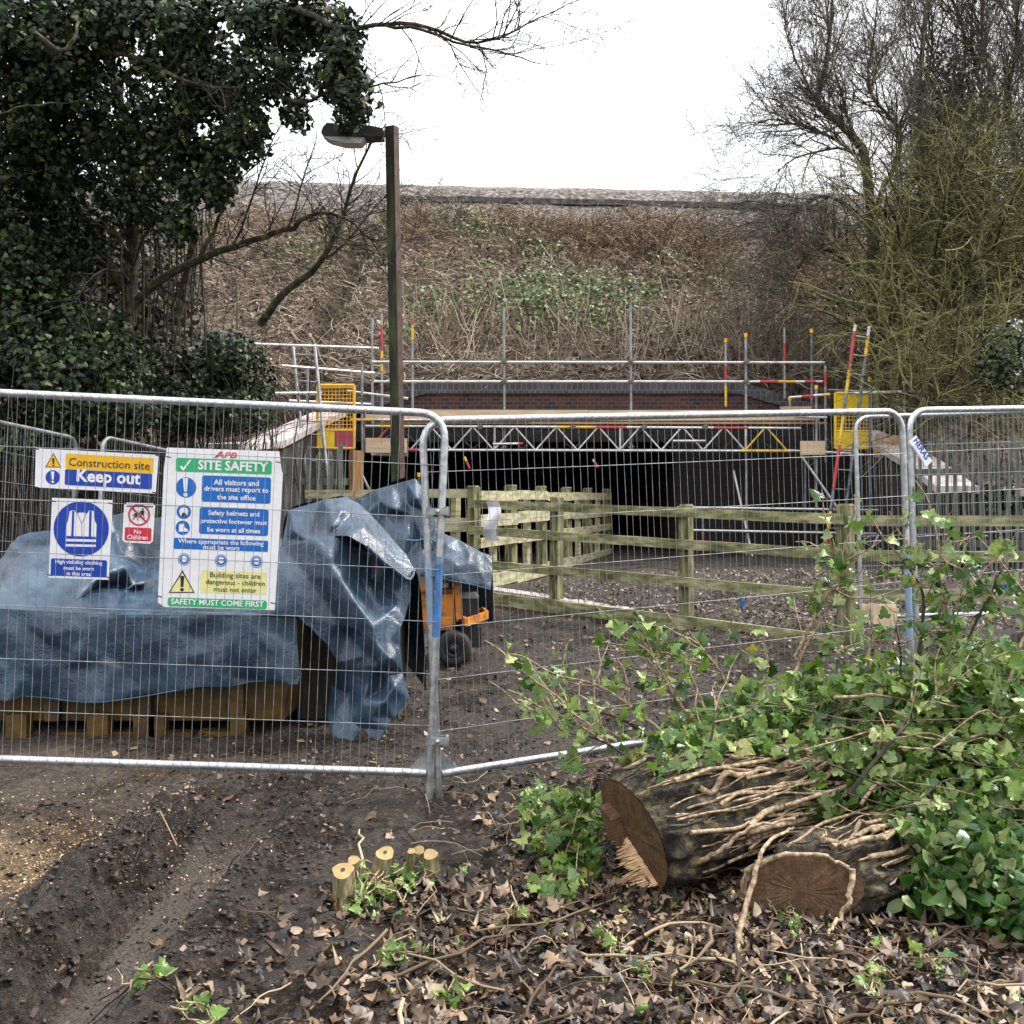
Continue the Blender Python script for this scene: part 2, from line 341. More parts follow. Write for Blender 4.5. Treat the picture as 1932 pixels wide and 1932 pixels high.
# mud: damp brown, greyer in the flattened tracks, sawdust over it on the path side
def mudmat():
    m, t, b = M_('trodden_mud', .6, 0, .5); co = t.nodes.new('ShaderNodeTexCoord').outputs['Object']
    a = noise(t, 2.2, 8, .65, co); f = noise(t, 26, 8, .72, co); g = noise(t, 90, 4, .7, co)
    c = ramp(t, f, [(.38, (.006, .004, .003)), (.46, (.025, .017, .011)), (.53, (.060, .041, .027)), (.62, (.14, .103, .072))])
    c = mixc(t, ramp(t, a, [(.46, 0.), (.62, .45)]), c, (.085, .058, .038))
    c = mixc(t, ramp(t, g, [(.40, .85), (.54, 0.)]), c, (.014, .010, .008))
    sp = t.nodes.new('ShaderNodeVectorMath'); sp.operation = 'DISTANCE'; sp.inputs[1].default_value = (-2.25, 4.6, 0); t.links.new(co, sp.inputs[0])
    w = t.nodes.new('ShaderNodeMath'); w.operation = 'ADD'; t.links.new(sp.outputs['Value'], w.inputs[0])
    w2 = t.nodes.new('ShaderNodeMath'); w2.operation = 'MULTIPLY'; w2.inputs[1].default_value = 1.3; t.links.new(noise(t, 3.1, 8, .7, co), w2.inputs[0]); t.links.new(w2.outputs[0], w.inputs[1])
    saw = t.nodes.new('ShaderNodeMath'); saw.operation = 'MULTIPLY'
    t.links.new(ramp(t, w.outputs[0], [(0.0, .95), (.8, .85), (1.0, 0.)]), saw.inputs[0]); t.links.new(ramp(t, noise(t, 45, 5, .8, co), [(.4, .3), (.58, 1.)]), saw.inputs[1])
    s3 = t.nodes.new('ShaderNodeSeparateXYZ'); t.links.new(co, s3.inputs[0]); pth = t.nodes.new('ShaderNodeMath'); pth.operation = 'MULTIPLY_ADD'; pth.inputs[1].default_value = .8; t.links.new(a, pth.inputs[0]); t.links.new(s3.outputs[0], pth.inputs[2])
    mr2 = t.nodes.new('ShaderNodeMapRange'); mr2.inputs['From Min'].default_value = -1.7; mr2.inputs['From Max'].default_value = -1.25; mr2.inputs['To Min'].default_value = .55; mr2.inputs['To Max'].default_value = 0; t.links.new(pth.outputs[0], mr2.inputs['Value'])
    c = mixc(t, mr2.outputs[0], c, ramp(t, f, [(.4, (.055, .038, .026)), (.6, (.19, .135, .09))])); c = mixc(t, saw.outputs[0], c, (.38, .275, .16))
    ru = t.nodes.new('ShaderNodeMath'); ru.operation = 'MULTIPLY_ADD'; ru.inputs[1].default_value = .16; t.links.new(f, ru.inputs[0]); t.links.new(s3.outputs[0], ru.inputs[2])
    rb = t.nodes.new('ShaderNodeMath'); rb.operation = 'ADD'; rb.inputs[1].default_value = 1.27; t.links.new(ru.outputs[0], rb.inputs[0]); ra = t.nodes.new('ShaderNodeMath'); ra.operation = 'ABSOLUTE'; t.links.new(rb.outputs[0], ra.inputs[0])
    yr = t.nodes.new('ShaderNodeMapRange'); yr.inputs['From Min'].default_value = 5.3; yr.inputs['From Max'].default_value = 4.7; t.links.new(s3.outputs[1], yr.inputs['Value'])
    rm = t.nodes.new('ShaderNodeMath'); rm.operation = 'MULTIPLY'; t.links.new(ramp(t, ra.outputs[0], [(.11, .85), (.17, 0.)]), rm.inputs[0]); t.links.new(yr.outputs[0], rm.inputs[1])
    c = mixc(t, rm.outputs[0], c, ramp(t, g, [(.4, (.085, .068, .054)), (.6, (.22, .182, .148))]))
    rr_ = t.nodes.new('ShaderNodeMix'); t.links.new(rm.outputs[0], rr_.inputs[0]); t.links.new(ramp(t, a, [(.42, .22), (.56, .75)]), rr_.inputs[2]); rr_.inputs[3].default_value = .42
    t.links.new(c, b.inputs['Base Color']); t.links.new(rr_.outputs[0], b.inputs['Roughness'])
    ad = t.nodes.new('ShaderNodeMath'); ad.operation = 'ADD'; t.links.new(f, ad.inputs[0]); t.links.new(g, ad.inputs[1]); bump(t, b, ad.outputs[0], 1., .05)
    return m
mud = mudmat()

# ------------------------------------------------------------------ ground
def bed(x, y):
    """soil held up behind the post and rail fence"""
    x = np.asarray(x, float); y = np.asarray(y, float)
    line = np.where(x < 3.18, 9.75 + (3.18 - x) * .806, 9.75)
    return smooth(-.02, .06, y - line) * (x > -.5)

def gz(x, y):
    x = np.asarray(x, float); y = np.asarray(y, float)
    return .24 * smooth(5.5, 10.5, y) * smooth(-1.5, 2.5, x) + .30 * smooth(10.5, 13, y) + .10 * bed(x, y) * (1 - smooth(13, 15, y))

def gh(x, y):
    """ground with clods and wheel ruts"""
    x = np.asarray(x, float); y = np.asarray(y, float); z = gz(x, y)
    near = 1 - smooth(9, 16, y)
    z = z + near * (.040 * fbm(x * 2.2, y * 2.2, 0, 4, 3) + .035 * np.abs(fbm(x * 7, y * 7, 0, 3, 9)) + .016 * fbm(x * 22, y * 22, 0, 2, 5))
    along = smooth(1.5, 2.5, y) * (1 - smooth(4.9, 5.5, y)); wob = .05 * np.sin(y * 1.3) + .02 * fbm(y * 3, y * 0, 0, 2, 1)
    for cx, dp in ((-1.36, 1.), (-2.05, .45)):
        d = x - (cx + wob + .02 * (y - 4))
        flat = np.exp(-(d / .17) ** 4); berm = np.exp(-((d + .30) / .10) ** 2) + .5 * np.exp(-((d - .30) / .09) ** 2)
        lug = np.where(np.abs(d + .24) < .15, np.abs(np.sin(y * 42 + d * 22)), 0)
        z = z + along * dp * (-.10 * flat + berm * (.10 + .06 * fbm(x * 9, y * 9, 0, 3, 7) + .05 * np.abs(fbm(x * 17, y * 17, 0, 2, 17))) + 0.05 * lug * (.4 + vnoise(x * 6, y * 6, 0, 3)) + .012 * np.abs(fbm(x * 30, y * 30, 0, 2, 19)) * (berm > .1))
    return z

def axis_pts(*segs):
    out = []
    for a, b, st in segs: out += list(np.arange(a, b - 1e-6, st))
    return np.array(out + [segs[-1][1]])
gxs = axis_pts((-160, -20, 14), (-20, -6, .8), (-6, -3.2, .1), (-3.2, -2.6, .05), (-2.6, -.75, .018), (-.75, 3.2, .036), (3.2, 6, .1), (6, 20, .8), (20, 160, 14))
gys = axis_pts((-60, 0, 6), (0, 2.4, .3), (2.4, 5.5, .022), (5.5, 6.4, .034), (6.4, 13.6, .06), (13.6, 24, .4), (24, 160, 8))
X, Y = np.meshgrid(gxs, gys); Z = gh(X, Y); nx, ny = len(gxs), len(gys)
ii = (np.arange(ny - 1)[:, None] * nx + np.arange(nx - 1)[None]).ravel()
tag(MB().add(np.stack((X, Y, Z), 2), np.stack((ii, ii + 1, ii + nx + 1, ii + nx), 1)).build('ground', mud), kind='structure')

# ------------------------------------------------------------------ railway embankment
def emb(x, y):
    x = np.asarray(x, float); y = np.asarray(y, float)
    toe = np.where(x > 1.3, 20.4 - 5.0 * smooth(6.2, 8.2, x), 20.4 - 4.5 * smooth(-4.0, -5.6, -(-x)) if False else 20.4 - 5.0 * smooth(3.6, 5.4, -x))
    crest = 11.35 - .022 * x
    z0 = np.where(toe > 20, 3.75, .15); t = np.clip((y - toe) / (33 - toe), 0, 1)
    z = z0 + (crest - z0) * (t * .93 + .07 * t * t)
    z = z + .30 * fbm(x * .5, y * .5, 0, 4, 2) * np.minimum(1, t * 8) * (t < 1) + .16 * fbm(x * 2.1, y * 2.1, 0, 3, 6) * (t < 1) * np.minimum(1, t * 8)
    return np.where(y > 45, crest - (y - 45) * .5, z)
soil = None
def hillmat():
    m, t, b = M_('bramble_bank_soil', .95, 0, .1); co = t.nodes.new('ShaderNodeTexCoord').outputs['Object']
    f = noise(t, 5.5, 9, .78, co); a = noise(t, .35, 4, .6, co); g = noise(t, 24, 6, .8, co)
    c = ramp(t, f, [(.38, (.022, .017, .014)), (.46, (.10, .077, .060)), (.54, (.24, .185, .142)), (.64, (.44, .36, .28))])
    c = mixc(t, ramp(t, a, [(.45, 0.), (.65, .45)]), c, (.15, .115, .078)); c = mixc(t, ramp(t, g, [(.40, .7), (.53, 0.)]), c, (.022, .016, .015))
    s = t.nodes.new('ShaderNodeSeparateXYZ'); t.links.new(co, s.inputs[0])
    c = mixc(t, ramp(t, s.outputs[2], [(0, 0.), (1, 0.)]), c, (.2, .17, .16))
    t.links.new(c, b.inputs['Base Color']); bump(t, b, f, 1., .25); return m
hillm = hillmat()
exs = axis_pts((-70, -16, 2), (-16, 18, .2), (18, 70, 2)); eys = axis_pts((14.8, 20.6, .2), (20.6, 34, .2), (34, 90, 4))
X, Y = np.meshgrid(exs, eys); Z = emb(X, Y); nx, ny = len(exs), len(eys)
ii = (np.arange(ny - 1)[:, None] * nx + np.arange(nx - 1)[None]).ravel(); q = np.stack((ii, ii + 1, ii + nx + 1, ii + nx), 1)
cx, cy = X.ravel()[q].mean(1), Y.ravel()[q].mean(1)
keep = ~((cy < 20.75) & (cx > -4.7) & (cx < 7.3)) & ~((Z.ravel()[q].mean(1) < .5) & (cy < 20))
hm = MB().add(np.stack((X, Y, Z), 2), q[keep])
for xs_, ys_ in ((np.linspace(-4.8, 7.4, 90), np.full(90, 20.8)), (np.full(40, -4.8), np.linspace(15, 20.8, 40)), (np.full(40, 7.4), np.linspace(15, 20.8, 40))):   # soil face behind the walls
    m_ = len(xs_); t_ = emb(xs_, ys_); hm.add(np.concatenate((np.c_[xs_, ys_, t_], np.c_[xs_, ys_ - .12 * (ys_ == 20.8), np.where(ys_ == 20.8, np.where((xs_ > -4.2) & (xs_ < 7.0), np.minimum(t_, 2.95), -.1), -.1)])), np.array([(i, i + 1, m_ + i + 1, m_ + i) for i in range(m_ - 1)]))
tag(hm.build('embankment_hill', hillm), kind='structure')
# stone shoulder of the line along the top
ballast = mat('ballast_stone', [(.30, (.02, .018, .017)), (.5, (.10, .085, .075)), (.68, (.25, .215, .195))], 7, .95, 0, .9, .08, None, 8)
bx = np.linspace(-40, 40, 320); prof = [(29.7, -2.5), (31.0, -1.22), (31.9, -.52), (32.5, .02), (33.2, .34), (36, .42), (39, .3), (45, -.2)]
V = np.array([(x, y + .1 * fbm(x * 1.1, y * 2), 11.35 - .022 * x + h + .05 * float(fbm(x * 1.7, y * 3., 0, 4, 8))) for x in bx for y, h in prof]); n = len(prof)
tag(MB().add(V, np.array([(i * n + k, (i + 1) * n + k, (i + 1) * n + k + 1, i * n + k + 1) for i in range(len(bx) - 1) for k in range(n - 1)])).build('ballast_path', ballast), kind='structure')
conc = mat('stained_concrete', [(.3, (.035, .032, .03)), (.6, (.10, .095, .09)), (.8, (.2, .19, .18))], 5, .9)
mb = MB(); a, b_ = P(752, 376, 31.9), P(1560, 394, 31.9); mb.bar(a, b_, .35, .17, rough=.012)
tag(mb.build('cable_trough', conc, loc=a), 'long dark concrete cable trough along the top of the railway bank', 'cable trough')

# ------------------------------------------------------------------ bridge
bl_brick = brickmat('blue_engineering_brick', (.035, .037, .045), (.07, .07, .085), (.16, .15, .14), 'xz', .112, .23, dfac=.3)
rd_brick = brickmat('mixed_red_brick', (.016, .015, .018), (.085, .030, .021), (.10, .09, .085), 'xz', .17, .075, dfac=.35)
dk_brick = brickmat('near_black_brick', (.008, .007, .007), (.018, .012, .011), (.024, .022, .020), 'xz', dfac=.5)  # near-black brick of the portal, end wall and soffit
sd_brick = brickmat('near_black_side_brick', (.012, .009, .009), (.026, .016, .013), (.045, .04, .037), 'yz', dfac=.5)  # near-black brick of the inner sides and wing walls
cp_brick = brickmat('bleached_coping_brick', (.36, .30, .285), (.54, .48, .46), (.20, .18, .17), 'xy', .23, .11, dfac=.25)
top_brick = brickmat('dark_coping_top', (.05, .05, .055), (.10, .095, .10), (.17, .16, .15), 'xy', .11, .23)
br = thing('brick_bridge', 'dark brick railway underbridge with red brick parapet and sloping wing walls', 'bridge', (1.3, 20.4, .3))
YP = 20.4
def pz(v): return EYE + (VH - v) / F * YP
def px(u): return (u - 966) / F * YP
xl, xr = px(680), px(1518); z_t = pz(721); z_c = pz(743); z_b = pz(800)
# parapet face, gabled at both ends
MB().prism([(xl, YP, z_b), (xr, YP, z_b), (xr, YP, pz(777)), (px(1392), YP, z_c), (px(805), YP, z_c), (xl, YP, pz(777))], (0, .45, 0)).build('parapet', rd_brick, br)
cop = [(xl - .5, pz(790)), (px(805), z_c), (px(1392), z_c), (xr + .4, pz(790))]; topc = [(xl - .5, pz(767)), (px(798), z_t), (px(1398), z_t), (xr + .4, pz(768))]
mb = MB()
for k in range(3):
    A, B = cop[k], cop[k + 1]; D, E = topc[k], topc[k + 1]
    mb.prism([(A[0], YP - .05, A[1] + .003), (B[0], YP - .05, B[1] + .003), (E[0], YP - .05, E[1]), (D[0], YP - .05, D[1])], (0, .55, 0))
mb.build('coping', bl_brick, br)
# portal wall round the opening, underside and inner walls
ox0, ox1, oz = -3.35, 3.25, 2.72
mb = MB(); mb.box(((xl - 1.4 + ox0) / 2, YP + .25, (.0 + z_b) / 2), (ox0 - xl + 1.4, .5, z_b)); mb.box(((ox1 + 7.0) / 2, YP + .25, z_b / 2), (7.0 - ox1, .5, z_b))
mb.box(((ox0 + ox1) / 2, YP + .25, (oz + z_b) / 2), (ox1 - ox0, .5, z_b - oz)); mb.build('portal_wall', dk_brick, br)
mb = MB(); mb.box((ox0 - .2, YP + 7.5, oz / 2), (.4, 14, oz), 0); mb.box((ox1 + .2, YP + 7.5, oz / 2), (.4, 14, oz), 0); mb.box(((ox0 + ox1) / 2, YP + 14.7, oz / 2), (ox1 - ox0 + .8, .4, oz), 1)  # end wall added to shut out light from the unseen far end
mb.build('side_and_added_end_wall', [sd_brick, dk_brick], br)
MB().box(((ox0 + ox1) / 2, YP + 7.7, oz + .2), (ox1 - ox0 + .8, 14.4, .4)).build('soffit', dk_brick, br)
# wing walls
def wing(pts, th, m0, m1):
    """pts: (x, y, z_top) along the wall"""
    w = MB(); c = MB()
    for (a, b2) in zip(pts[:-1], pts[1:]):
        a3, b3 = np.array(a), np.array(b2); d = b3 - a3; d[2] = 0; sd = np.cross(d, (0, 0, 1)); sd /= np.linalg.norm(sd); o = sd * th
        w.prism([a3 * (1, 1, 0), b3 * (1, 1, 0), b3, a3], o); e = np.array((0, 0, .11))
        c.prism([a3 - o * .12 + (0, 0, .004), b3 - o * .12 + (0, 0, .004), b3 - o * .12 + e, a3 - o * .12 + e], o * 1.24)
    w.build('wing_wall', m0, br); c.build('wing_coping', m1, br)
pL = [P(600, 786, 20.2), P(535, 815, 18.2), P(470, 846, 16.4), P(380, 852, 14.6)]; wing(pL, -.5, sd_brick, cp_brick)
pR = [P(1650, 822, 20.2), P(1712, 850, 18.4), P(1770, 882, 16.9), P(1835, 930, 15.6), P(1990, 940, 14.9)]; wing(pR, .5, sd_brick, cp_brick)

# ------------------------------------------------------------------ scaffold
sc = thing('scaffold', 'tube scaffold with guard rails and lattice beam in front of the bridge', 'scaffold', P(1400, 1075, 19))
tube_g = mat('grey_scaffold_tube', [(.3, (.20, .21, .22)), (.6, (.36, .37, .38)), (.8, (.30, .24, .19))], 7, .5, .6, .1, .002)
SM = [tube_s, red_p, yel_p, tube_d, capy, coupler, tube_g]; RT = .0242
def banded(p, q, bands, name, base=0, cap=None, r=RT):
    """tube with painted bands given as (from, to, material) fractions"""
    p, q = np.asarray(p, float), np.asarray(q, float); mb = MB(); cur = 0.
    for f0, f1, m in sorted(bands) + [(1., 1., None)]:
        if f0 > cur + 1e-4: mb.tube([p + (q - p) * cur, p + (q - p) * f0], r, 10, base)
        if m is not None: mb.tube([p + (q - p) * f0, p + (q - p) * f1], r * 1.02, 10, m)
        cur = max(cur, f1)
    o = mb.build(name, SM, sc)
    if cap is not None:
        d = (q - p) / np.linalg.norm(q - p); MB().tube([p - d * .012, p + d * .06], r * 1.3, 10).build('end_cap', capy, o)
    return o
def bf(v0, v1, a, b): return ((a - v0) / (v1 - v0), (b - v0) / (v1 - v0))
stands = [(951, 580, 848, 19, [], 0, 0), (1190, 575, 848, 19, [], 0, 0), (1407, 630, 1076, 19, [], 0, 1),
          (1369, 640, 768, 20.1, [(690, 722, 1), (728, 765, 2)], 0, 1), (1480, 618, 752, 20.1, [(648, 690, 1)], 0, 0), (1531, 622, 776, 19.5, [], 3, 1),
          (720, 592, 800, 19.7, [(614, 662, 1), (662, 700, 2)], 0, 0), (778, 590, 775, 20.0, [(600, 613, 1), (613, 640, 2)], 0, 0), (702, 600, 800, 19.4, [], 0, 0),
          (683, 690, 972, 18.8, [], 0, 0), (580, 690, 900, 18.6, [(785, 852, 1)], 0, 0), (1557, 690, 872, 19.2, [(702, 730, 1)], 0, 0), (1540, 728, 1078, 18.7, [], 0, 1),
          (1490, 750, 792, 19.8, [], 0, 1), (1641, 713, 1055, 18.6, [], 3, 1), (1706, 716, 1080, 18.4, [(930, 1000, 1)], 0, 1), (1519, 840, 1075, 18.9, [], 3, 0),
          (1326, 958, 1078, 19.4, [(1010, 1050, 1)], 0, 0), (790, 893, 1060, 18.2, [], 3, 1), (745, 700, 850, 18.9, [], 0, 0)]
for u, v0, v1, Yd, bands, base, cap in stands:
    banded(P(u, v0, Yd), P(u + .004 * (v1 - v0), v1, Yd), [(*bf(v0, v1, a, b), m) for a, b, m in bands], 'standard', base or 6, cap or None)
rails = [((702, 683, 18.95), (1555, 684, 18.95), [], 0, 'guard_rail'), ((706, 720, 18.95), (1552, 720, 18.95), [(.86, .90, 1), (.90, .94, 2), (.96, .985, 1)], 0, 'guard_rail'),
         ((478, 649, 18.4), (714, 657, 19.6), [], 0, 'guard_rail'), ((532, 690, 18.0), (706, 704, 19.3), [], 0, 'guard_rail'), ((518, 742, 17.4), (606, 741, 18.6), [], 0, 'guard_rail'),
         ((545, 756, 18.8), (702, 763, 19.8), [], 0, 'guard_rail'), ((656, 738, 18.8), (770, 752, 19.0), [], 0, 'guard_rail'), ((560, 772, 18.4), (608, 776, 18.4), [(0, .45, 2), (.5, 1, 1)], 0, 'guard_rail'),
         ((1562, 736, 18.55), (1733, 742, 18.35), [], 3, 'guard_rail'), ((1600, 742, 18.5), (1738, 738, 18.3), [], 0, 'guard_rail'), ((1490, 750, 18.8), (1566, 744, 18.5), [(.3, .6, 1), (.8, 1, 2)], 0, 'guard_rail'),
         ((1625, 782, 18.5), (1733, 784, 18.3), [], 0, 'ledger'), ((1278, 957, 18.9), (1762, 964, 18.35), [], 0, 'ledger'), ((1290, 1000, 18.9), (1652, 1007, 18.5), [], 0, 'ledger'),
         ((660, 792, 18.8), (1000, 793, 18.8), [(.0, .12, 2)], 0, 'ledger'), ((700, 858, 18.9), (770, 859, 18.9), [], 0, 'ledger'), ((1486, 850, 18.8), (1620, 856, 18.6), [], 0, 'ledger'),
         ((1580, 857, 18.4), (1650, 859, 18.4), [(0.1, .3, 1), (.7, .95, 1)], 0, 'ledger'), ((1500, 786, 18.7), (1560, 788, 18.7), [], 0, 'ledger'),
         ((1511, 859, 18.7), (1583, 962, 18.5), [], 0, 'brace'), ((1699, 928, 18.3), (1625, 1075, 18.6), [], 0, 'brace'), ((1384, 888, 19.2), (1424, 1070, 18.8), [], 0, 'brace'),
         ((668, 866, 17.6), (712, 955, 17.9), [(.0, .1, 2), (.62, 1, 1)], 0, 'brace'), ((1118, 867, 18.4), (1128, 882, 18.4), [(.3, 1, 1)], 0, 'transom'), ((1190, 875, 18.9), (1420, 800, 19.9), [], 3, 'brace') if False else ((876, 862, 18.5), (886, 884, 18.5), [(.0, .35, 2), (.35, 1, 1)], 0, 'transom'),
         ((930, 838, 18.6), (986, 837, 18.6), [(.85, 1, 1)], 0, 'transom'), ((1270, 832, 18.7), (1330, 832, 18.7), [], 0, 'transom')]
for a, b2, bands, base, nm in rails: banded(P(*a), P(*b2), bands, nm, base)
# couplers at the crossings
for u, v, Yd in [(951, 683, 18.95), (951, 720, 18.95), (1190, 683, 18.95), (1190, 720, 18.95), (1407, 684, 18.95), (1407, 720, 18.95), (951, 845, 18.9), (1190, 845, 18.9), (1407, 848, 18.9), (720, 683, 19.2), (778, 684, 19.2), (1540, 860, 18.7), (1407, 960, 18.9), (1540, 962, 18.7), (1407, 1002, 18.9), (1540, 1005, 18.7), (1557, 845, 19), (1706, 740, 18.35), (1641, 738, 18.5), (683, 752, 18.8), (683, 860, 18.8), (1080, 806, 18.8), (905, 806, 18.8), (1215, 806, 18.8), (1330, 806, 18.8)]:
    p = P(u, v, Yd); m2 = MB()
    m2.box(p + (0, -.01, 0), (.085, .09, .06), 0, Matrix.Rotation(random.uniform(0, 1), 3, 'Y')); m2.tube([p + (-.06, -.05, .0), p + (.06, -.05, .02)], .012, 6, 0); m2.box(p + (.02, -.05, .03), (.03, .03, .07), 0)
    m2.build('coupler', [coupler], sc)
# lattice beams
def lattice(u0, u1, v0, v1, Yd, base, step, ends):
    mb = MB(); mb.tube([P(u0, v0, Yd), P(u1, v0 + 4, Yd)], .026, 10, base); mb.tube([P(u0, v1 - 1, Yd), P(u1, v1 + 1, Yd)], .026, 10, base)
    u = u0 + 6; k = 0
    while u + step < u1:
        mm = 2 if (ends and u > u1 - 3.2 * step) else (1 if (ends and u < u0 + 2 * step) else base)
        a, b2 = (v0 + 3, v1 - 2) if k % 2 else (v1 - 2, v0 + 3)
        mb.tube([P(u, a, Yd), P(u + step - 3, b2, Yd)], .017, 8, mm); u += step; k += 1
        if k % 6 == 0: mb.tube([P(u, v0, Yd), P(u, v1, Yd)], .022, 8, mm)
    if ends:
        for f0, f1, m in ((.44, .53, 2), (.53, .60, 1), (.80, .88, 1), (.03, .1, 2)):
            mb.tube([P(u0 + (u1 - u0) * f0, v0 + 4 * f0, Yd), P(u0 + (u1 - u0) * f1, v0 + 4 * f1, Yd)], .0268, 10, m)
        mb.tube([P(1395, v1 + .5, Yd), P(1500, v1 + 1, Yd)], .0268, 10, 2); mb.tube([P(760, v1 - 1, Yd), P(790, v1 - 1, Yd)], .0268, 10, 1)
    return mb.build('lattice_beam', SM, sc)
lattice(690, 1510, 804, 850, 18.8, 0, 39.5, True); lattice(700, 1500, 806, 848, 20.0, 3, 47, False)
# boards
mb = MB(); mb.bar(P(690, 783, 18.85), P(1110, 784, 18.85), .04, .20); mb.bar(P(1111, 784, 18.86), P(1545, 783, 18.86), .04, .19); mb.build('toe_board', ply_w, sc)
mb = MB()
for k in range(5): mb.box((px(1120), 18.95 + .23 * k, float(P(0, 798, 18.85)[2])), (8.3, .222, .038))
mb.build('platform', deck_w, sc)
for a, b2, h, mt in (((690, 840, 18.75), (768, 841, 18.75), .27, ply_w), ((1510, 845, 18.6), (1556, 845, 18.6), .25, ply_w), ((1650, 840, 18.35), (1722, 846, 18.2), .42, deck_w), ((1472, 772, 18.6), (1530, 772, 18.6), .1, deck_w)):
    MB().bar(P(*a), P(*b2), .04, h).build('toe_board', mt, sc)

# ladder leaning on the right end
ld = thing('ladder', 'long pole ladder banded red, yellow and grey beside the yellow gate', 'ladder', P(1556, 1060, 18.0))
LM = [tube_d, red_p, yel_p, tube_s]
def stile(a, b2, bands):
    mb = MB(); a, b2 = np.array(a), np.array(b2); cur = 0
    for f1, m in bands: mb.tube([a + (b2 - a) * cur, a + (b2 - a) * f1], .032, 8, m); cur = f1
    mb.build('stile', LM, ld)
a0, a1 = P(1614, 612, 18.5), P(1555, 1056, 18.0); b0, b1 = P(1640, 616, 18.6), P(1584, 1056, 18.1)
stile(a0, a1, [(.03, 3), (.20, 1), (.30, 2), (.40, 0), (.52, 2), (.70, 1), (.80, 0), (.88, 2), (1, 1)]); stile(b0, b1, [(.05, 3), (.13, 2), (1, 0)])
for k in range(12): f = (k + .6) / 12.2; MB().tube([a0 + (a1 - a0) * f, b0 + (b1 - b0) * f], .013, 6, 3).build('rung', LM, ld)
# ladder with grey stiles at the left end
ld2 = thing('ladder', 'grey ladder leaning on the left end of the scaffold beside the amber gate', 'ladder', P(640, 960, 17.6))
for (u0, v0, u1, v1) in ((553, 655, 578, 900), (594, 655, 618, 900)):
    MB().tube([P(u0, v0, 18.3), P(u0 + (u1 - u0), v1, 17.7)], .03, 8).build('stile', tube_g, ld2)
for k in range(9): v = 668 + 25 * k; f = (v - 655) / 245; MB().tube([P(553 + 25 * f, v, 18.3 - .6 * f), P(594 + 24 * f, v + 3, 18.3 - .6 * f)], .014, 6).build('rung', tube_g, ld2)
# gates
def gate(label, u0, u1, v0, v1, Yd, fm, panels, mesh):
    g = thing('ladder_gate', label, 'gate', P((u0 + u1) / 2, v1, Yd)); c = [P(u0, v0, Yd), P(u1, v0, Yd), P(u1, v1, Yd), P(u0, v1, Yd)]
    mb = MB()
    for i in range(4): mb.tube([c[i], c[(i + 1) % 4]], .027, 8)
    mb.tube([P(u0, mesh[0], Yd), P(u1, mesh[0], Yd)], .02, 8); mb.tube([P(u0, mesh[1], Yd), P(u1, mesh[1], Yd)], .02, 8); mb.build('frame', fm, g)
    mb = MB(); n = 10
    for k in range(1, n): u = u0 + (u1 - u0) * k / n; mb.tube([P(u, mesh[0], Yd), P(u, mesh[1], Yd)], .006, 4)
    k = 1
    while mesh[0] + 7 * k < mesh[1]: v = mesh[0] + 7 * k; mb.tube([P(u0, v, Yd), P(u1, v, Yd)], .006, 4); k += 1
    mb.build('mesh_infill', fm, g)
    for (a, b2, cc, d, m) in panels: MB().prism([P(a, d, Yd - .01), P(b2, d, Yd - .01), P(b2, cc, Yd - .01), P(a, cc, Yd - .01)], (0, .02, 0)).build('panel', m, g)
gate('bright yellow metal gate with mesh middle behind the banded ladder', 1576, 1642, 742, 846, 18.75, gate_y, [(1578, 1640, 744, 772, gate_y), (1578, 1640, 813, 844, gate_y)], (772, 813))
gate('amber mesh gate with a yellow and faded red lower panel', 599, 668, 727, 846, 18.5, gate_o, [(600, 631, 812, 845, gate_y), (632, 667, 812, 845, gate_r)], (731, 812))

# ------------------------------------------------------------------ post and rail fences
def fence(name, label, base): return thing(name, label, 'fence', base)
def post(par, p, ztop, w, m, zb=None, cham=True):
    b = MB(); z0 = float(gh(p[0], p[1])) - .1 if zb is None else zb; h = ztop - z0
    rot = Matrix.Rotation(random.uniform(-.02, .02), 3, 'Y') @ Matrix.Rotation(-.68, 3, 'Z')
    b.box((p[0], p[1], z0 + h / 2), (w, w, h), 0, rot)
    if cham: b.box((p[0], p[1], ztop + .006), (w * 1.0, w * 1.0, .022), 0, rot, .82)
    return b.build('post', m, par)
LA, M1, M2, RA = (-.48, 12.7), (.517, 11.9), (1.844, 10.83), (3.18, 9.75)
fa = fence('post_and_rail_fence', 'mossy timber post and rail fence with low gravel board crossing the yard', (1.3, 11.2, .2))
for p, zt in ((LA, 1.74), (M1, 1.60), (M2, 1.52), (RA, 1.53)): post(fa, p, zt, .13 if p is RA else .115, post_w)
offs = np.array((-.05, -.085, 0)) * 1.0
for zl, zr, h in ((1.534, 1.40, .10), (1.206, 1.065, .10), (.80, .68, .10), (.40, .225, .15)):
    zm = [zl + (zr - zl) * t for t in (0, .273, .636, 1)]
    for k, (a, b2) in enumerate(zip((LA, M1, M2), (M1, M2, RA))):
        MB().bar(np.array((a[0], a[1], zm[k])) + offs, np.array((b2[0], b2[1], zm[k + 1])) + offs, .04, h, rough=.003).build('rail' if h < .12 else 'gravel_board', rail_w, fa)
fr = fence('post_and_rail_fence', 'mossy timber rails running level to the right from the big corner post', (5, 9.7, .2))
for x_ in (4.95, 6.75): post(fr, (x_, 9.75), 1.5, .115, post_w)
for z_ in (1.39, 1.055, .69):
    for x0, x1 in ((3.22, 4.95), (4.96, 6.75)): MB().bar((x0, 9.665, z_), (x1, 9.665, z_ - .005), .04, .10, rough=.003).build('rail', rail_w, fr)
fb = fence('close_board_path_fence', 'pale timber path fence with wide boards running back into the dark underpass', (.7, 16, .3))
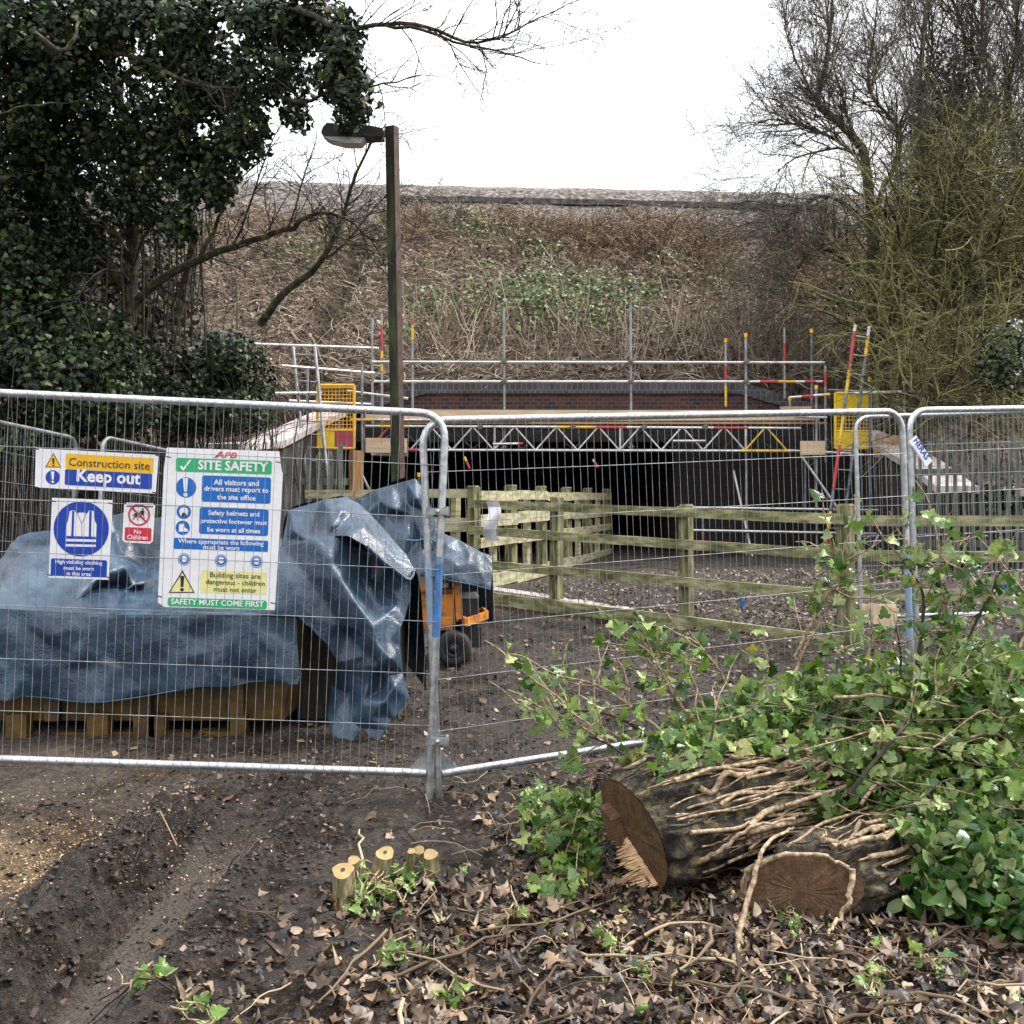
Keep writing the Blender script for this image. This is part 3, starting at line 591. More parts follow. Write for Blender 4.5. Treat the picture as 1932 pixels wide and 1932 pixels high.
for k in range(11):
    t = k / 10; x_, y_ = -.48 + 2.32 * t, 12.7 + 7.3 * t
    if k == 0: continue
    post(fb, (x_, y_), 1.77 if k % 2 == 0 else 1.66, .125 if k % 2 == 0 else .075, post_w if k % 2 == 0 else pale_w, cham=k % 2 == 0)
for z_, h in ((1.64, .13), (1.33, .16), (1.04, .12), (.53, .17)):
    for k in range(5):
        t0, t1 = k / 5, (k + 1) / 5; o = np.array((.085, -.02, 0)); j = random.uniform(-.015, .015)
        MB().bar(np.array((-.48 + 2.32 * t0, 12.7 + 7.3 * t0, z_ + j)) + o, np.array((-.48 + 2.32 * t1, 12.7 + 7.3 * t1, z_ + j)) + o, .035, h, rough=.003).build('board', pale_w, fb)
fd = fence('post_and_rail_fence', 'short pale two-rail fence behind the tarped machine', (-1.2, 12.9, .3))
post(fd, (-.72, 13.0), 1.62, .09, pale_w); post(fd, (-2.4, 13.1), 1.66, .11, post_w)
for z_, h in ((1.66, .11), (1.27, .17)): MB().bar((-2.6, 12.86, z_ - .01), (-.5, 12.8, z_), .035, h, rough=.003).build('rail', pale_w, fd)
# palisades
def palisade(label, a, b2, n, h, w, m, gap=None):
    f = thing('palisade_fence', label, 'fence', (*a, float(gh(*a)))); a, b2 = np.array(a), np.array(b2)
    d = (b2 - a) / np.linalg.norm(b2 - a); ang = math.atan2(d[1], d[0])
    for k in range(n):
        p = a + (b2 - a) * k / max(1, n - 1); hh = h * random.uniform(.95, 1.03); z0 = float(gz(p[0], p[1]))
        rot = Matrix.Rotation(ang, 3, 'Z') @ Matrix.Rotation(random.uniform(-.03, .03), 3, 'Y')
        b = MB(); b.box((p[0], p[1], z0 + hh / 2), (w * random.uniform(.85, 1.1), .022, hh), 0, rot); b.box((p[0], p[1], z0 + hh + .025), (w * .8, .022, .055), 0, rot, .45); b.build('pale', m, f)
    for z_ in (h * .22, h * .78):
        q = np.array((-d[1], d[0])) * .05; MB().bar((*(a + q), z_ + float(gz(*a))), (*(b2 + q), z_ + float(gz(*b2))), .04, .09).build('rail', m, f)
pa, pb = P(520, 900, 13.2), P(664, 900, 13.6)
palisade('weathered grey pale fence behind the site safety board', pa[:2], pb[:2], 8, 1.95, .075, gray_g)
pa, pb = P(1722, 900, 13.8), P(2040, 900, 13.2)
palisade('row of weathered grey pales behind the right mesh panels', pa[:2], pb[:2], 20, 1.72, .048, gray_g)
# dark close board fence at the far left
pa, pb = P(-160, 900, 11.6), P(330, 900, 13.4)
palisade('dark close-boarded timber fence behind the blue tarpaulin', pa[:2], pb[:2], 42, 1.95, .125, dark_w)
p = P(672, 980, 12.9); b = MB(); b.box((p[0], p[1], 1.15), (.135, .135, 2.1), 0, Matrix.Rotation(.5, 3, 'Z'))
tag(b.build('timber_post', sawn_w, loc=(p[0], p[1], .1)), 'new brown sawn timber post standing beside the grey pales', 'post')

# ------------------------------------------------------------------ lamp column
lp = thing('lamp_post', 'tall square brown lamp column green with algae, lamp head on its left', 'street lamp', P(757, 1222, 10.6))
yb = 10.6; top, bot = P(739.5, 240, yb), P(757, 1226, yb); d = bot - top
mb = MB(); s_ = .052
for k, (sx, m) in enumerate(((0, 0),)):
    ring = lambda c: [c + np.array(q) for q in ((-s_, -s_, 0), (s_, -s_, 0), (s_, s_, 0), (-s_, s_, 0))]
    cs = [top + d * t for t in np.linspace(0, 1, 12)]
    V = np.array([v for c in cs for v in ring(c)]); Fq = []; 
    mb.add(V, np.array([(i * 4 + 4, i * 4 + 5, i * 4 + 1, i * 4) for i in range(11)]), 1, False)
    mb.add(V, np.array([(i * 4 + j + 4, i * 4 + 4 + (j + 1) % 4, i * 4 + (j + 1) % 4, i * 4 + j) for i in range(11) for j in (1, 2, 3)]), 0, False)
    mb.add(V[:4], [(0, 1, 2, 3)], 0, False)
R45 = Matrix.Rotation(R_(-24), 3, 'Z')
for i in range(len(mb.V)):                      # column is turned so that two faces show
    c = top + d * ((mb.V[i][:, 2:3] - top[2]) / d[2]); loc_ = mb.V[i] - c; mb.V[i] = c + loc_ @ np.array(R45).T
o = mb.build('column', [rust, algae], lp)
MB().bar(P(702, 254, yb), P(733, 253, yb), .045, .05).build('bracket', rust, lp)
A = [P(u, v, yb) for u, v in ((612, 246), (620, 238), (700, 243), (724, 248), (724, 262), (690, 264), (616, 262), (609, 256))]
MB().prism([a - (0, .10, 0) for a in A], (0, .20, 0)).build('lamp_head', blackp, lp)
A = [P(u, v, yb) for u, v in ((614, 262), (690, 264.5), (682, 275), (650, 274.5), (624, 268))]
MB().prism([a - (0, .085, 0) for a in A], (0, .17, 0)).build('lens', lens, lp)

# ------------------------------------------------------------------ mesh fence panels
def heras(label, BL, du, w, h, group='mesh fence panels', sp=.0455, vmax=100, name='mesh_fence_panel', ladder=.272, yaw_n=None, mt=None):
    """BL: foot of the left upright, du: direction along the panel (unit, tilted as the panel leans)"""
    mt = mt or zinc
    t = thing(name, label, 'fence panel', BL, group); BL = np.array(BL); du = np.array(du) / np.linalg.norm(du)
    nn = np.array((du[1], -du[0], 0)); nn /= np.linalg.norm(nn); up = np.cross(nn, du) * -1; up = up if up[2] > 0 else -up
    Q = lambda a, b2, c=0.: BL + du * a + up * b2 + nn * c
    rc = .13; arc = [(rc - rc * math.cos(q), h - rc + rc * math.sin(q)) for q in np.linspace(0, math.pi / 2, 7)]
    left = [Q(0, 0), Q(0, h * .5)] + [Q(a, b2) for a, b2 in arc]; right = [Q(w - a, b2) for a, b2 in reversed(arc)] + [Q(w, h * .5), Q(w, 0)]
    MB().tube(left + right, .0205, 12).build('frame', mt, t)
    MB().tube([Q(0.02, .155), Q(w - .02, .155)], .0215, 12).build('bottom_rail', mt, t)
    mb = MB(); n = int((w - .06) / sp); Pt, Rd = [], []
    for k in range(n + 1):
        a = .03 + k * sp; hh = h - (0 if rc < a < w - rc else rc - math.sqrt(max(0, rc ** 2 - (rc - min(a, w - a)) ** 2)))
        j = random.uniform(-.004, .004)
        Pt.append([Q(a, .125, .024), Q(a + j, h * .35, .024 + j), Q(a - j, h * .7, .024 - j), Q(a, hh + .012, .026)])
    Pt = np.array(Pt); mb.add(*vtubes(Pt, np.full(Pt.shape[:2], .00125 if mt is zinc else .0011), 4))
    Pt = []
    for k in range(1, 7):
        z_ = h - ladder * k; Pt.append([Q(.0, z_, .028), Q(w * .3, z_ + random.uniform(-.004, .004), .028), Q(w * .7, z_ + random.uniform(-.004, .004), .028), Q(w, z_, .028)])
    Pt = np.array(Pt); mb.add(*vtubes(Pt, np.full(Pt.shape[:2], .0021), 5)); mb.build('wire_mesh', zinc_dull if mt is zinc else mt, t)
    return t, Q
r1 = R_(2.5); y1 = R_(2.5); W1 = 3.45
du1 = np.array((math.cos(y1) * math.cos(r1), math.sin(y1) * math.cos(r1), -math.sin(r1)))
foot = P(809, 1514, 5.37); BL1 = foot - du1 * W1
h1, Q1 = heras('galvanised mesh fence panel carrying the four safety signs', BL1, du1, W1, 2.04)
f2 = P(829, 1516, 5.40); e2 = P(1723, 1367, 6.6); d2 = e2 - f2; W2 = float(np.linalg.norm(d2)); du2 = d2 / W2
h2, Q2 = heras('galvanised mesh fence panel slanting away behind the ivy-covered log', f2, du2, W2, 2.02)
f3 = P(1735, 1362, 6.64); e3 = P(2500, 1250, 8.0); d3 = e3 - f3; du3 = d3 / np.linalg.norm(d3)
h3, Q3 = heras('galvanised mesh fence panel at the right edge with a tilted white tag', f3, du3, 3.3, 2.02)
f4 = P(1626, 1196, 9.35); e4 = P(2300, 1180, 9.2); d4 = e4 - f4
h4, Q4 = heras('mesh fence panel standing behind the right-hand front panel', f4, d4 / np.linalg.norm(d4), 3.4, 1.98)
f5 = P(-125, 1225, 8.6); e5 = P(128, 1200, 10.4); d5 = e5 - f5
heras('far mesh fence panel in front of the dark boards, near the left edge', f5, d5 / np.linalg.norm(d5), float(np.linalg.norm(d5)), 2.02, mt=zinc_dull)
f6 = P(178, 1200, 10.3); e6 = P(380, 1180, 12.4); d6 = e6 - f6
heras('far mesh fence panel behind the construction site sign', f6, d6 / np.linalg.norm(d6), float(np.linalg.norm(d6)), 2.02, mt=zinc_dull)
# gussets and sleeves on the joint uprights
for par, Q, a0, sgn, w in ((h1, Q1, W1, -1, W1), (h2, Q2, 0, 1, W2)):
    MB().prism([Q(a0, .155), Q(a0 + sgn * .12, .165), Q(a0, .30)], (0, .006, 0)).build('gusset', zinc_dull, par)
blue = plain('blue_tape', (.05, .16, .38), .5, 0, .25, 12, dirt=(.16, .22, .30)); blue2 = plain('worn_blue_tape', (.20, .30, .42), .5, 0, .2, 12)
MB().tube([Q1(W1, 1.29), Q1(W1, .87)], .0213, 12).build('blue_sleeve', blue, h1); MB().tube([Q2(0, 1.27), Q2(0, .95)], .0213, 12).build('blue_sleeve', blue2, h2)
MB().tube([Q2(W2, 1.15), Q2(W2, .55)], .0212, 12).build('blue_sleeve', blue2, h2)
for v, nm in ((965, 'galvanised clamp holding two fence panels together near mid height'), (1396, 'galvanised clamp near the foot of the two joined fence panels')):
    c = P(826, v, 5.37); mb = MB(); mb.box(c + (0, -.03, 0), (.12, .008, .035)); mb.box(c + (0, .03, 0), (.12, .008, .035)); mb.lathe(c + (0, -.055, .0), (0, 1, 0), [(0, .001), (0, .011), (.11, .011), (.11, .001)], 8); mb.box(c + (-.05, 0, 0), (.012, .06, .05)); mb.box(c + (.05, 0, 0), (.012, .06, .05))
    tag(mb.build('fence_clamp', zinc_dull, loc=c), nm, 'clamp')

# ------------------------------------------------------------------ signs on the first panel
nn1 = np.array((du1[1], -du1[0], 0)); nn1 /= np.linalg.norm(nn1)
def on_panel(u, v, off, Q=Q1, n=nn1):
    """point of the panel's plane (off metres in front of it) seen at a photo position: where the sign hangs"""
    d = P(u, v, 1.) - (0, 0, EYE); p0 = Q(0, 0) + n * off - (0, 0, EYE)
    return np.array((0, 0, EYE)) + d * (p0.dot(n) / d.dot(n))
def z5(x, y): return x * .330740, (1100 + y / 1.932) / 1.56522
_tx = {}
def text2d(s, bold=0.):
    if (s, bold) in _tx: return _tx[(s, bold)]
    cu = bpy.data.curves.new('t', 'FONT'); cu.body = s; cu.size = 1; cu.offset = bold; cu.resolution_u = 2; ob = bpy.data.objects.new('t', cu); C.objects.link(ob)
    bpy.context.view_layer.update(); me = bpy.data.meshes.new_from_object(ob.evaluated_get(bpy.context.evaluated_depsgraph_get()))
    V = np.array([v.co[:2] for v in me.vertices]); Fs = [tuple(p.vertices) for p in me.polygons]
    bpy.data.objects.remove(ob); bpy.data.curves.remove(cu); bpy.data.meshes.remove(me)
    V -= (V.min(0) + V.max(0)) / 2; _tx[(s, bold)] = (V, Fs); return V, Fs
PR = {}
for nm, c in (('white', (.80, .80, .82)), ('amber', (.85, .47, .0)), ('navy', (.0, .045, .38)), ('blue', (.0, .13, .50)), ('green', (.02, .42, .16)), ('red', (.60, .02, .04)), ('black', (.012, .012, .014)), ('lemon', (.78, .74, .30)), ('logo', (.60, .08, .11)), ('grey', (.35, .35, .38))):
    PR[nm] = plain('print_' + nm, c, .35, 0, .04, 30, 0)
PK = list(PR); PM = [PR[k] for k in PK]
class Sign:
    def __init__(s, label, corners, tilt, cut=0.):
        s.t = thing('safety_sign', label, 'sign', on_panel(*z5(*corners[3]), -.014)); s.pr = MB(); s.th = tilt; s.lay = 0
        poly = []
        n = len(corners)
        for i, c in enumerate(corners):
            c = np.array(c, float); a = np.array(corners[i - 1], float); b2 = np.array(corners[(i + 1) % n], float)
            if cut:
                for e in (a, b2): poly.append(c + (e - c) / np.linalg.norm(e - c) * cut)
            else: poly.append(c)
        MB().prism([on_panel(*z5(*c), -.012) for c in poly], nn1 * -.004).build('board', PR['white'], s.t)
    def face(s, pts, col, lay):
        s.pr.add([on_panel(*z5(*p), -.012 + .0012 * lay) for p in pts], [tuple(range(len(pts)))], PK.index(col), False)
    def rect(s, x0, y0, x1, y1, col, lay=1, r=0):
        """rounded panel; x0,y0 top left and x1,y1 bottom right, leaning with the sign"""
        w = x1 - x0; h = (y1 - y0) - math.tan(s.th) * w; pts = []
        for cx_, cy_, a0 in ((r, r, 180), (w - r, r, 270), (w - r, h - r, 0), (r, h - r, 90)):
            for a in ((0, 30, 60, 90) if r else (0,)): q = R_(a0 + a); pts.append((cx_ + r * math.cos(q), cy_ + r * math.sin(q)))
        s.face([(x0 + a - b2 * .03, y0 + b2 + a * math.tan(s.th)) for a, b2 in pts], col, lay)
    def disc(s, x, y, r, col, lay=1, ry=None): s.face([(x + r * math.cos(q), y + (ry or r) * math.sin(q)) for q in np.linspace(0, 2 * math.pi, 33)[:-1]], col, lay)
    def ring(s, x, y, r, w, col, lay=1):
        n = 32
        for k in range(n):
            a, b2 = 2 * math.pi * k / n, 2 * math.pi * (k + 1) / n
            s.face([(x + q * math.cos(t), y + q * math.sin(t)) for q, t in ((r, a), (r, b2), (r - w, b2), (r - w, a))], col, lay)
    def text(s, st, x, y, w, col, lay=3, bold=.012, h=None, slant=0.):
        V, Fs = text2d(st, bold); k = w / (V[:, 0].max() - V[:, 0].min()); ky = k if h is None else h / (V[:, 1].max() - V[:, 1].min())
        c_, s_ = math.cos(s.th), math.sin(s.th)
        pts = [on_panel(*z5(x + (a * k + b2 * ky * slant) * c_ + b2 * ky * s_, y + a * k * s_ - b2 * ky * c_), -.012 + .0012 * lay) for a, b2 in V]
        s.pr.add(pts, Fs, PK.index(col), False)
    def done(s): s.pr.build('printing', PM, s.t); return s.t
    def ties(s, *pts):
        for x, y in pts: MB().tube([on_panel(*z5(x - 14, y - 3), .034), on_panel(*z5(x + 14, y + 3), .034)], .0035, 6).build('cable_tie', blackp, s.t)
def bang(S, x, y, h, col, lay):
    S.face([(x - h * .14, y - h * .5), (x + h * .14, y - h * .5), (x + h * .07, y + h * .22), (x - h * .07, y + h * .22)], col, lay); S.disc(x, y + h * .39, h * .11, col, lay)
# 1: construction site / keep out
S = Sign('wide white sign reading Construction site Keep out on yellow and navy', [(204, 432), (904, 470), (886, 691), (199, 655)], .053)
S.rect(376, 462, 876, 578, 'amber', 1, 8); S.rect(371, 552, 868, 667, 'navy', 1.6, 8); S.text('Construction site', 623, 521, 462, 'black', 3, .004); S.text('Keep out', 620, 606, 366, 'white', 3, .03)
S.face([(305, 458), (350, 543), (257, 540)], 'black', 1); S.face([(305, 467), (343, 539), (264, 536)], 'amber', 2); bang(S, 304, 513, 48, 'black', 3)
S.disc(301, 598, 41, 'navy', 1); bang(S, 301, 598, 66, 'white', 2); S.ties((207, 436), (900, 474), (204, 654), (884, 686)); S.done()
# 2: high visibility clothing
S = Sign('white sign with a blue disc showing a high visibility waistcoat', [(297, 715), (642, 728), (617, 1183), (277, 1170)], .036)
S.disc(463, 892, 158, 'navy', 1)
V1 = [(398, 790), (424, 786), (440, 800), (465, 862), (496, 800), (508, 787), (534, 790), (541, 850), (551, 868), (546, 995), (372, 992), (378, 866), (388, 850)]
S.face([(398, 790), (424, 786), (442, 812), (466, 862), (466, 994), (372, 992), (378, 866), (388, 848)], 'white', 2); S.face([(466, 862), (492, 812), (508, 787), (534, 790), (541, 848), (551, 868), (546, 995), (466, 994)], 'white', 2)
S.face([(438, 806), (466, 862), (494, 806), (484, 800), (448, 800)], 'white', 2)
for pts in ([(412, 789), (424, 789), (419, 934), (406, 934)], [(510, 789), (523, 789), (519, 936), (506, 936)], [(376, 932), (546, 937), (546, 952), (376, 948)], [(374, 963), (546, 967), (546, 982), (373, 978)]): S.face(pts, 'navy', 3)
S.face([(464, 862), (468, 862), (468, 934), (464, 934)], 'grey', 3); S.face([(438, 806), (443, 804), (468, 862), (464, 864)], 'grey', 3.2); S.face([(494, 806), (489, 804), (464, 862), (468, 864)], 'grey', 3.2)
S.rect(291, 1060, 611, 1170, 'navy', 1, 10)
for st, y, w in (('High visibility clothing', 1086, 268), ('must be worn', 1117, 172), ('in this area', 1148, 138)): S.text(st, 449, y, w, 'white', 3, .02)
S.ties((303, 734), (630, 747), (285, 1156), (612, 1168)); S.done()
# 3: no children
S = Sign('small white sign reading No Children under a red prohibition ring', [(708, 742), (884, 748), (869, 978), (697, 968)], .036, 14)
S.ring(793, 813, 63, 11, 'red', 1); S.rect(713, 882, 864, 964, 'red', 1, 8); S.text('No', 785, 908, 42, 'white', 3, .02); S.text('Children', 784, 940, 118, 'white', 3, .02)
for cx_, cy_, k in ((776, 818, 1), (812, 805, 1.15)):
    S.disc(cx_ + 2, cy_ - 22 * k, 5 * k, 'black', 2); S.face([(cx_ - 7 * k, cy_ - 16 * k), (cx_ + 9 * k, cy_ - 15 * k), (cx_ + 7 * k, cy_ + 8 * k), (cx_ - 8 * k, cy_ + 6 * k)], 'black', 2)
    for a, b2 in (((-5, 4), (-18, 20)), ((5, 6), (10, 26)), ((8, -12), (22, 0)), ((-6, -12), (-20, 2))):
        S.face([(cx_ + a[0] * k - 2, cy_ + a[1] * k - 2), (cx_ + a[0] * k + 3, cy_ + a[1] * k + 2), (cx_ + b2[0] * k + 2, cy_ + b2[1] * k + 2), (cx_ + b2[0] * k - 2, cy_ + b2[1] * k)], 'black', 2)
S.face([(749, 775), (757, 768), (838, 850), (831, 858)], 'red', 3); MB().tube([on_panel(*z5(722, 762), .034), on_panel(*z5(872, 766), .034)], .004, 6).build('cable_tie', blackp, S.t); S.done()
# 4: site safety
S = Sign('tall white site safety board with green header and blue panels', [(952, 428), (1592, 450), (1606, 560), (1614, 586), (1566, 1356), (940, 1338), (900, 1312), (935, 545)], .034)
S.text('APB', 1294, 471, 118, 'logo', 2, .02, 33, .35); S.face([(1218, 488), (1234, 488), (1272, 452), (1256, 450)], 'logo', 2)
S.rect(1004, 486, 1551, 583, 'green', 1, 12); S.text('SITE SAFETY', 1330, 533, 402, 'white', 3, .03)
S.face([(1024, 537), (1036, 532), (1046, 543), (1082, 497), (1092, 500), (1048, 560), (1042, 560)], 'white', 3)
S.rect(1153, 586, 1547, 750, 'blue', 1, 14)
for st, y, w in (('All visitors and', 629, 258), ('drivers must report to', 671, 366), ('the site office', 713, 220)): S.text(st, 1348, y, w, 'white', 3, .022)
S.disc(1061, 656, 58, 'blue', 1); bang(S, 1058, 656, 106, 'white', 2)
S.rect(1139, 769, 1533, 934, 'blue', 1, 14)
for st, y, w in (('Safety helmets and', 808, 292), ('protective footwear must', 855, 378), ('be worn at all times', 900, 302)): S.text(st, 1334, y, w, 'white', 3, .022)
S.disc(1048, 795, 41, 'blue', 1); S.disc(1048, 800, 24, 'white', 2, 22); S.face([(1020, 793), (1076, 795), (1070, 776), (1052, 768), (1030, 774)], 'white', 2.4); S.disc(1049, 812, 13, 'black', 3)
S.disc(1042, 886, 41, 'blue', 1); S.face([(1022, 866), (1050, 862), (1052, 884), (1072, 896), (1072, 908), (1020, 908)], 'white', 2)
S.rect(993, 942, 1530, 1024, 'blue', 1, 6); S.text('Where appropriate the following', 1260, 972, 488, 'white', 3, .016); S.text('must be worn', 1262, 999, 206, 'white', 3, .016)
for x in (1050, 1261, 1463):
    y = 1066 + (x - 1050) * .032; S.disc(x, y, 35, 'blue', 1); S.ring(x, y, 31, 3, 'white', 2); S.disc(x, y - 2, 17, 'white', 2, 19)
    S.face([(x - 20, y - 8), (x + 20, y - 7), (x + 20, y), (x - 20, y - 1)] if x > 1100 else [(x - 19, y - 14), (x - 14, y - 14), (x - 14, y + 8), (x - 19, y + 8)], 'blue', 3)
S.face([(1041, 1127), (1111, 1258), (961, 1258)], 'black', 1); S.face([(1041, 1142), (1101, 1252), (971, 1252)], 'lemon', 2); bang(S, 1039, 1205, 88, 'black', 3)
S.rect(1146, 1128, 1523, 1268, 'lemon', 1, 16)
for st, y, w in (('Building sites are', 1163, 288), ('dangerous - children', 1203, 336), ('must not enter', 1242, 244)): S.text(st, 1342, y, w, 'black', 3, .006)
S.rect(957, 1282, 1523, 1352, 'green', 1, 14); S.text('SAFETY MUST COME FIRST', 1240, 1314, 530, 'white', 3, .022)
S.ties((962, 482), (1588, 512), (910, 1278), (1556, 1316)); S.done()
# small tilted tag on the right panel
nn3 = np.array((du3[1], -du3[0], 0)); nn3 /= np.linalg.norm(nn3)
tg = thing('fence_tag', 'small tilted white tag with blue lettering wired to the right mesh', 'tag', on_panel(1736, 850, .035, Q3, nn3))
tc = [(1728.1, 821.2), (1758.6, 869.6), (1746.7, 881.5), (1714.6, 833)]
MB().prism([on_panel(*c, .032, Q3, nn3) for c in tc], nn3 * .003).build('board', PR['white'], tg)
V, Fs = text2d('HERAS', .03); k = 44 / (V[:, 0].max() - V[:, 0].min()); ex = np.array((.535, .845)); ey = np.array((-.8, .6))
for st, cpos, wd, bold in (('HERAS', (1739, 847), 46, .03), ('FENCE HIRE', (1733, 857), 34, .01)):
    if st != 'HERAS':
        mb = MB()
        for k2 in range(9):
            c = np.array(cpos) + ex * (k2 - 4) * 4.4; q = [c + ex * a + ey * b2 for a, b2 in ((-1.6, -1), (1.2, -1), (1.2, 1), (-1.6, 1))]; mb.add([on_panel(*w2, .0362, Q3, nn3) for w2 in q], [(0, 1, 2, 3)])
        mb.build('small_print', PR['grey'], tg); continue
    MB().add([on_panel(*(np.array(cpos) + ex * a * k - (-ey) * -1 * b2 * k * -1 * -1 if False else np.array(cpos) + ex * a * k - ey * b2 * k), .0362, Q3, nn3) for a, b2 in V], Fs, 0, False).build('lettering', PR['navy'], tg)
# paper notice on the rail
pn = thing('paper_notice', 'curling white paper notice pinned on the mossy rails', 'notice', P(930, 1010, 12.0))
g = [[P(917 + 24 * i / 3 + (5 * math.sin(j * .9)), 946 + 74 * j / 7, 12.05 + .05 * math.sin(j * 1.1 + i)) for i in range(4)] for j in range(8)]
V = np.array(g).reshape(-1, 3); Fq = np.array([(j * 4 + i, j * 4 + i + 1, j * 4 + i + 5, j * 4 + i + 4) for j in range(7) for i in range(3)])
mb = MB(); mb.add(V, Fq[3:15], 0); mb.add(V, np.vstack((Fq[:3], Fq[15:])), 1); mb.build('sheet', [PR['white'], PR['grey']], pn)

# ------------------------------------------------------------------ skip, tarpaulins, machine
sk = thing('skip', 'yellow steel skip standing on the mud under the blue tarpaulin', 'skip', (-2.75, 7.5, 0))
mb = MB(); x0, x1, y0, y1 = -4.1, -1.46, 6.85, 8.25
lo = [(x0 + .25, y0 + .06, .10), (x1 - .08, y0 + .06, .10), (x1 - .08, y1 - .06, .10), (x0 + .25, y1 - .06, .10)]; hi = [(x0, y0, .78), (x1, y0, .78), (x1, y1, .78), (x0, y1, .78)]
mb.add(np.array(lo + hi), np.array([(0, 1, 5, 4), (1, 2, 6, 5), (2, 3, 7, 6), (3, 0, 4, 7), (3, 2, 1, 0)]), 0, False)
for k in range(4): x = x0 + .4 + k * .62; mb.box((x, y0 + .02, .42), (.09, .06, .62), 0)
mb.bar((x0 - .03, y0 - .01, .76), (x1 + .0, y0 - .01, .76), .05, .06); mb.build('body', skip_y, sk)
mb = MB()
for u in (300, 452): p = P(u, 1370, 6.86); mb.box((p[0], 6.86, .07), (.10, .10, .17)); mb.box((p[0] - .12, 6.9, .02), (.3, .12, .04))
for x in (-3.3, -2.76, -2.45): mb.box((x, 6.86, .075), (.14, .10, .17))
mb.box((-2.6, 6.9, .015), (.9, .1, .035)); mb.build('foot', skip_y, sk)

def tarpmat():
    m, t, b = M_('blue_grey_tarpaulin', .40, 0, .55); g = noise(t, 3.0, 6, .65); f = noise(t, 11, 7, .7, None, .8)
    c = ramp(t, g, [(.38, (.010, .024, .045)), (.52, (.021, .047, .082)), (.66, (.046, .085, .128))]); c = mixc(t, ramp(t, f, [(.6, 0.), (.8, .3)]), c, (.24, .28, .31))
    t.links.new(c, b.inputs['Base Color']); t.links.new(ramp(t, f, [(.4, .30), (.62, .48)]), b.inputs['Roughness'])
    w = t.nodes.new('ShaderNodeTexVoronoi'); w.inputs['Scale'].default_value = 3.2; w.feature = 'DISTANCE_TO_EDGE'
    dv = t.nodes.new('ShaderNodeVectorMath'); dv.operation = 'ADD'; co = t.nodes.new('ShaderNodeTexCoord').outputs['Object']
    t.links.new(co, dv.inputs[0]); t.links.new(noise(t, 5, 4, .6, co, 0, 'Color'), dv.inputs[1]); t.links.new(dv.outputs[0], w.inputs['Vector'])
    ad = t.nodes.new('ShaderNodeMath'); ad.operation = 'MULTIPLY_ADD'; ad.inputs[1].default_value = .35; t.links.new(ramp(t, w.outputs['Distance'], [(0, 0.), (.12, 1.)]), ad.inputs[0]); t.links.new(f, ad.inputs[2])
    bump(t, b, ad.outputs[0], .30, .02); return m
tarp = tarpmat()
from mathutils.geometry import delaunay_2d_cdt
def c6(x, y): return 511.2 + x * .3307, 830.7 + y * .3307
def creased(outline, inner, levels=3, seed=0, keep=2, crinkle=.010, to=c6):
    """stiff sheet folded along straight creases: corner points (x, y of the close-up, distance) joined by facets, then softened"""
    pts = outline + inner; uv = [Vector((p[0], -p[1])) for p in pts]; out = delaunay_2d_cdt(uv, [], [list(range(len(outline)))], 1, 1e-4)
    V = []
    for co, og in zip(out[0], out[3]):
        if og: Yd = pts[og[0]][2]
        else: d_ = [(co - q).length for q in uv]; Yd = pts[int(np.argmin(d_))][2]
        V.append(P(*to(co[0], -co[1]), Yd))
    V = np.array(V); T = [tuple(f) for f in out[2]]; tris = []
    for f in T:
        for k in range(1, len(f) - 1): tris.append((f[0], f[k], f[k + 1]))
    V = [tuple(v) for v in V]
    for _ in range(levels):
        mid = {}; nt_ = []
        def m_(a, b):
            k = (min(a, b), max(a, b))
            if k not in mid: mid[k] = len(V); V.append(tuple((np.array(V[a]) + np.array(V[b])) / 2))
            return mid[k]
        for a, b, c in tris: x, y, z = m_(a, b), m_(b, c), m_(c, a); nt_ += [(a, x, z), (x, b, y), (z, y, c), (x, y, z)]
        tris = nt_
        V = list(V)
    V = np.array(V); T = np.array(tris)
    E = np.unique(np.sort(np.concatenate((T[:, :2], T[:, 1:], T[:, ::2])), axis=1), axis=0)
    eall = np.sort(np.concatenate((T[:, :2], T[:, 1:], T[:, ::2])), axis=1); eu, ec = np.unique(eall, axis=0, return_counts=True); rim = np.zeros(len(V), bool); rim[eu[ec == 1].ravel()] = True; V0 = V.copy()
    for _ in range(keep):
        sm = np.zeros_like(V); ct = np.zeros(len(V)); np.add.at(sm, E[:, 0], V[E[:, 1]]); np.add.at(sm, E[:, 1], V[E[:, 0]]); np.add.at(ct, E[:, 0], 1); np.add.at(ct, E[:, 1], 1); V = .45 * V + .55 * sm / ct[:, None]; V[rim] = V0[rim]
    n_ = np.cross(V[T[:, 1]] - V[T[:, 0]], V[T[:, 2]] - V[T[:, 0]]); N = np.zeros_like(V)
    for k in range(3): np.add.at(N, T[:, k], n_)
    N /= np.linalg.norm(N, axis=1)[:, None] + 1e-12
    rg = 1 - np.abs(fbm(V[:, 0] * 5.5 + seed, V[:, 2] * 5 + V[:, 0] * 3, V[:, 1] * 5, 2, seed + 61)) * 2.4; r2 = fbm(V[:, 0] * 3 + seed, V[:, 2] * 3, V[:, 1] * 3, 3, seed + 7)
    return V + N * (crinkle * np.clip(rg, 0, 1) ** 2 + crinkle * 1.5 * r2)[:, None] * np.where(rim, .0, 1.)[:, None], T
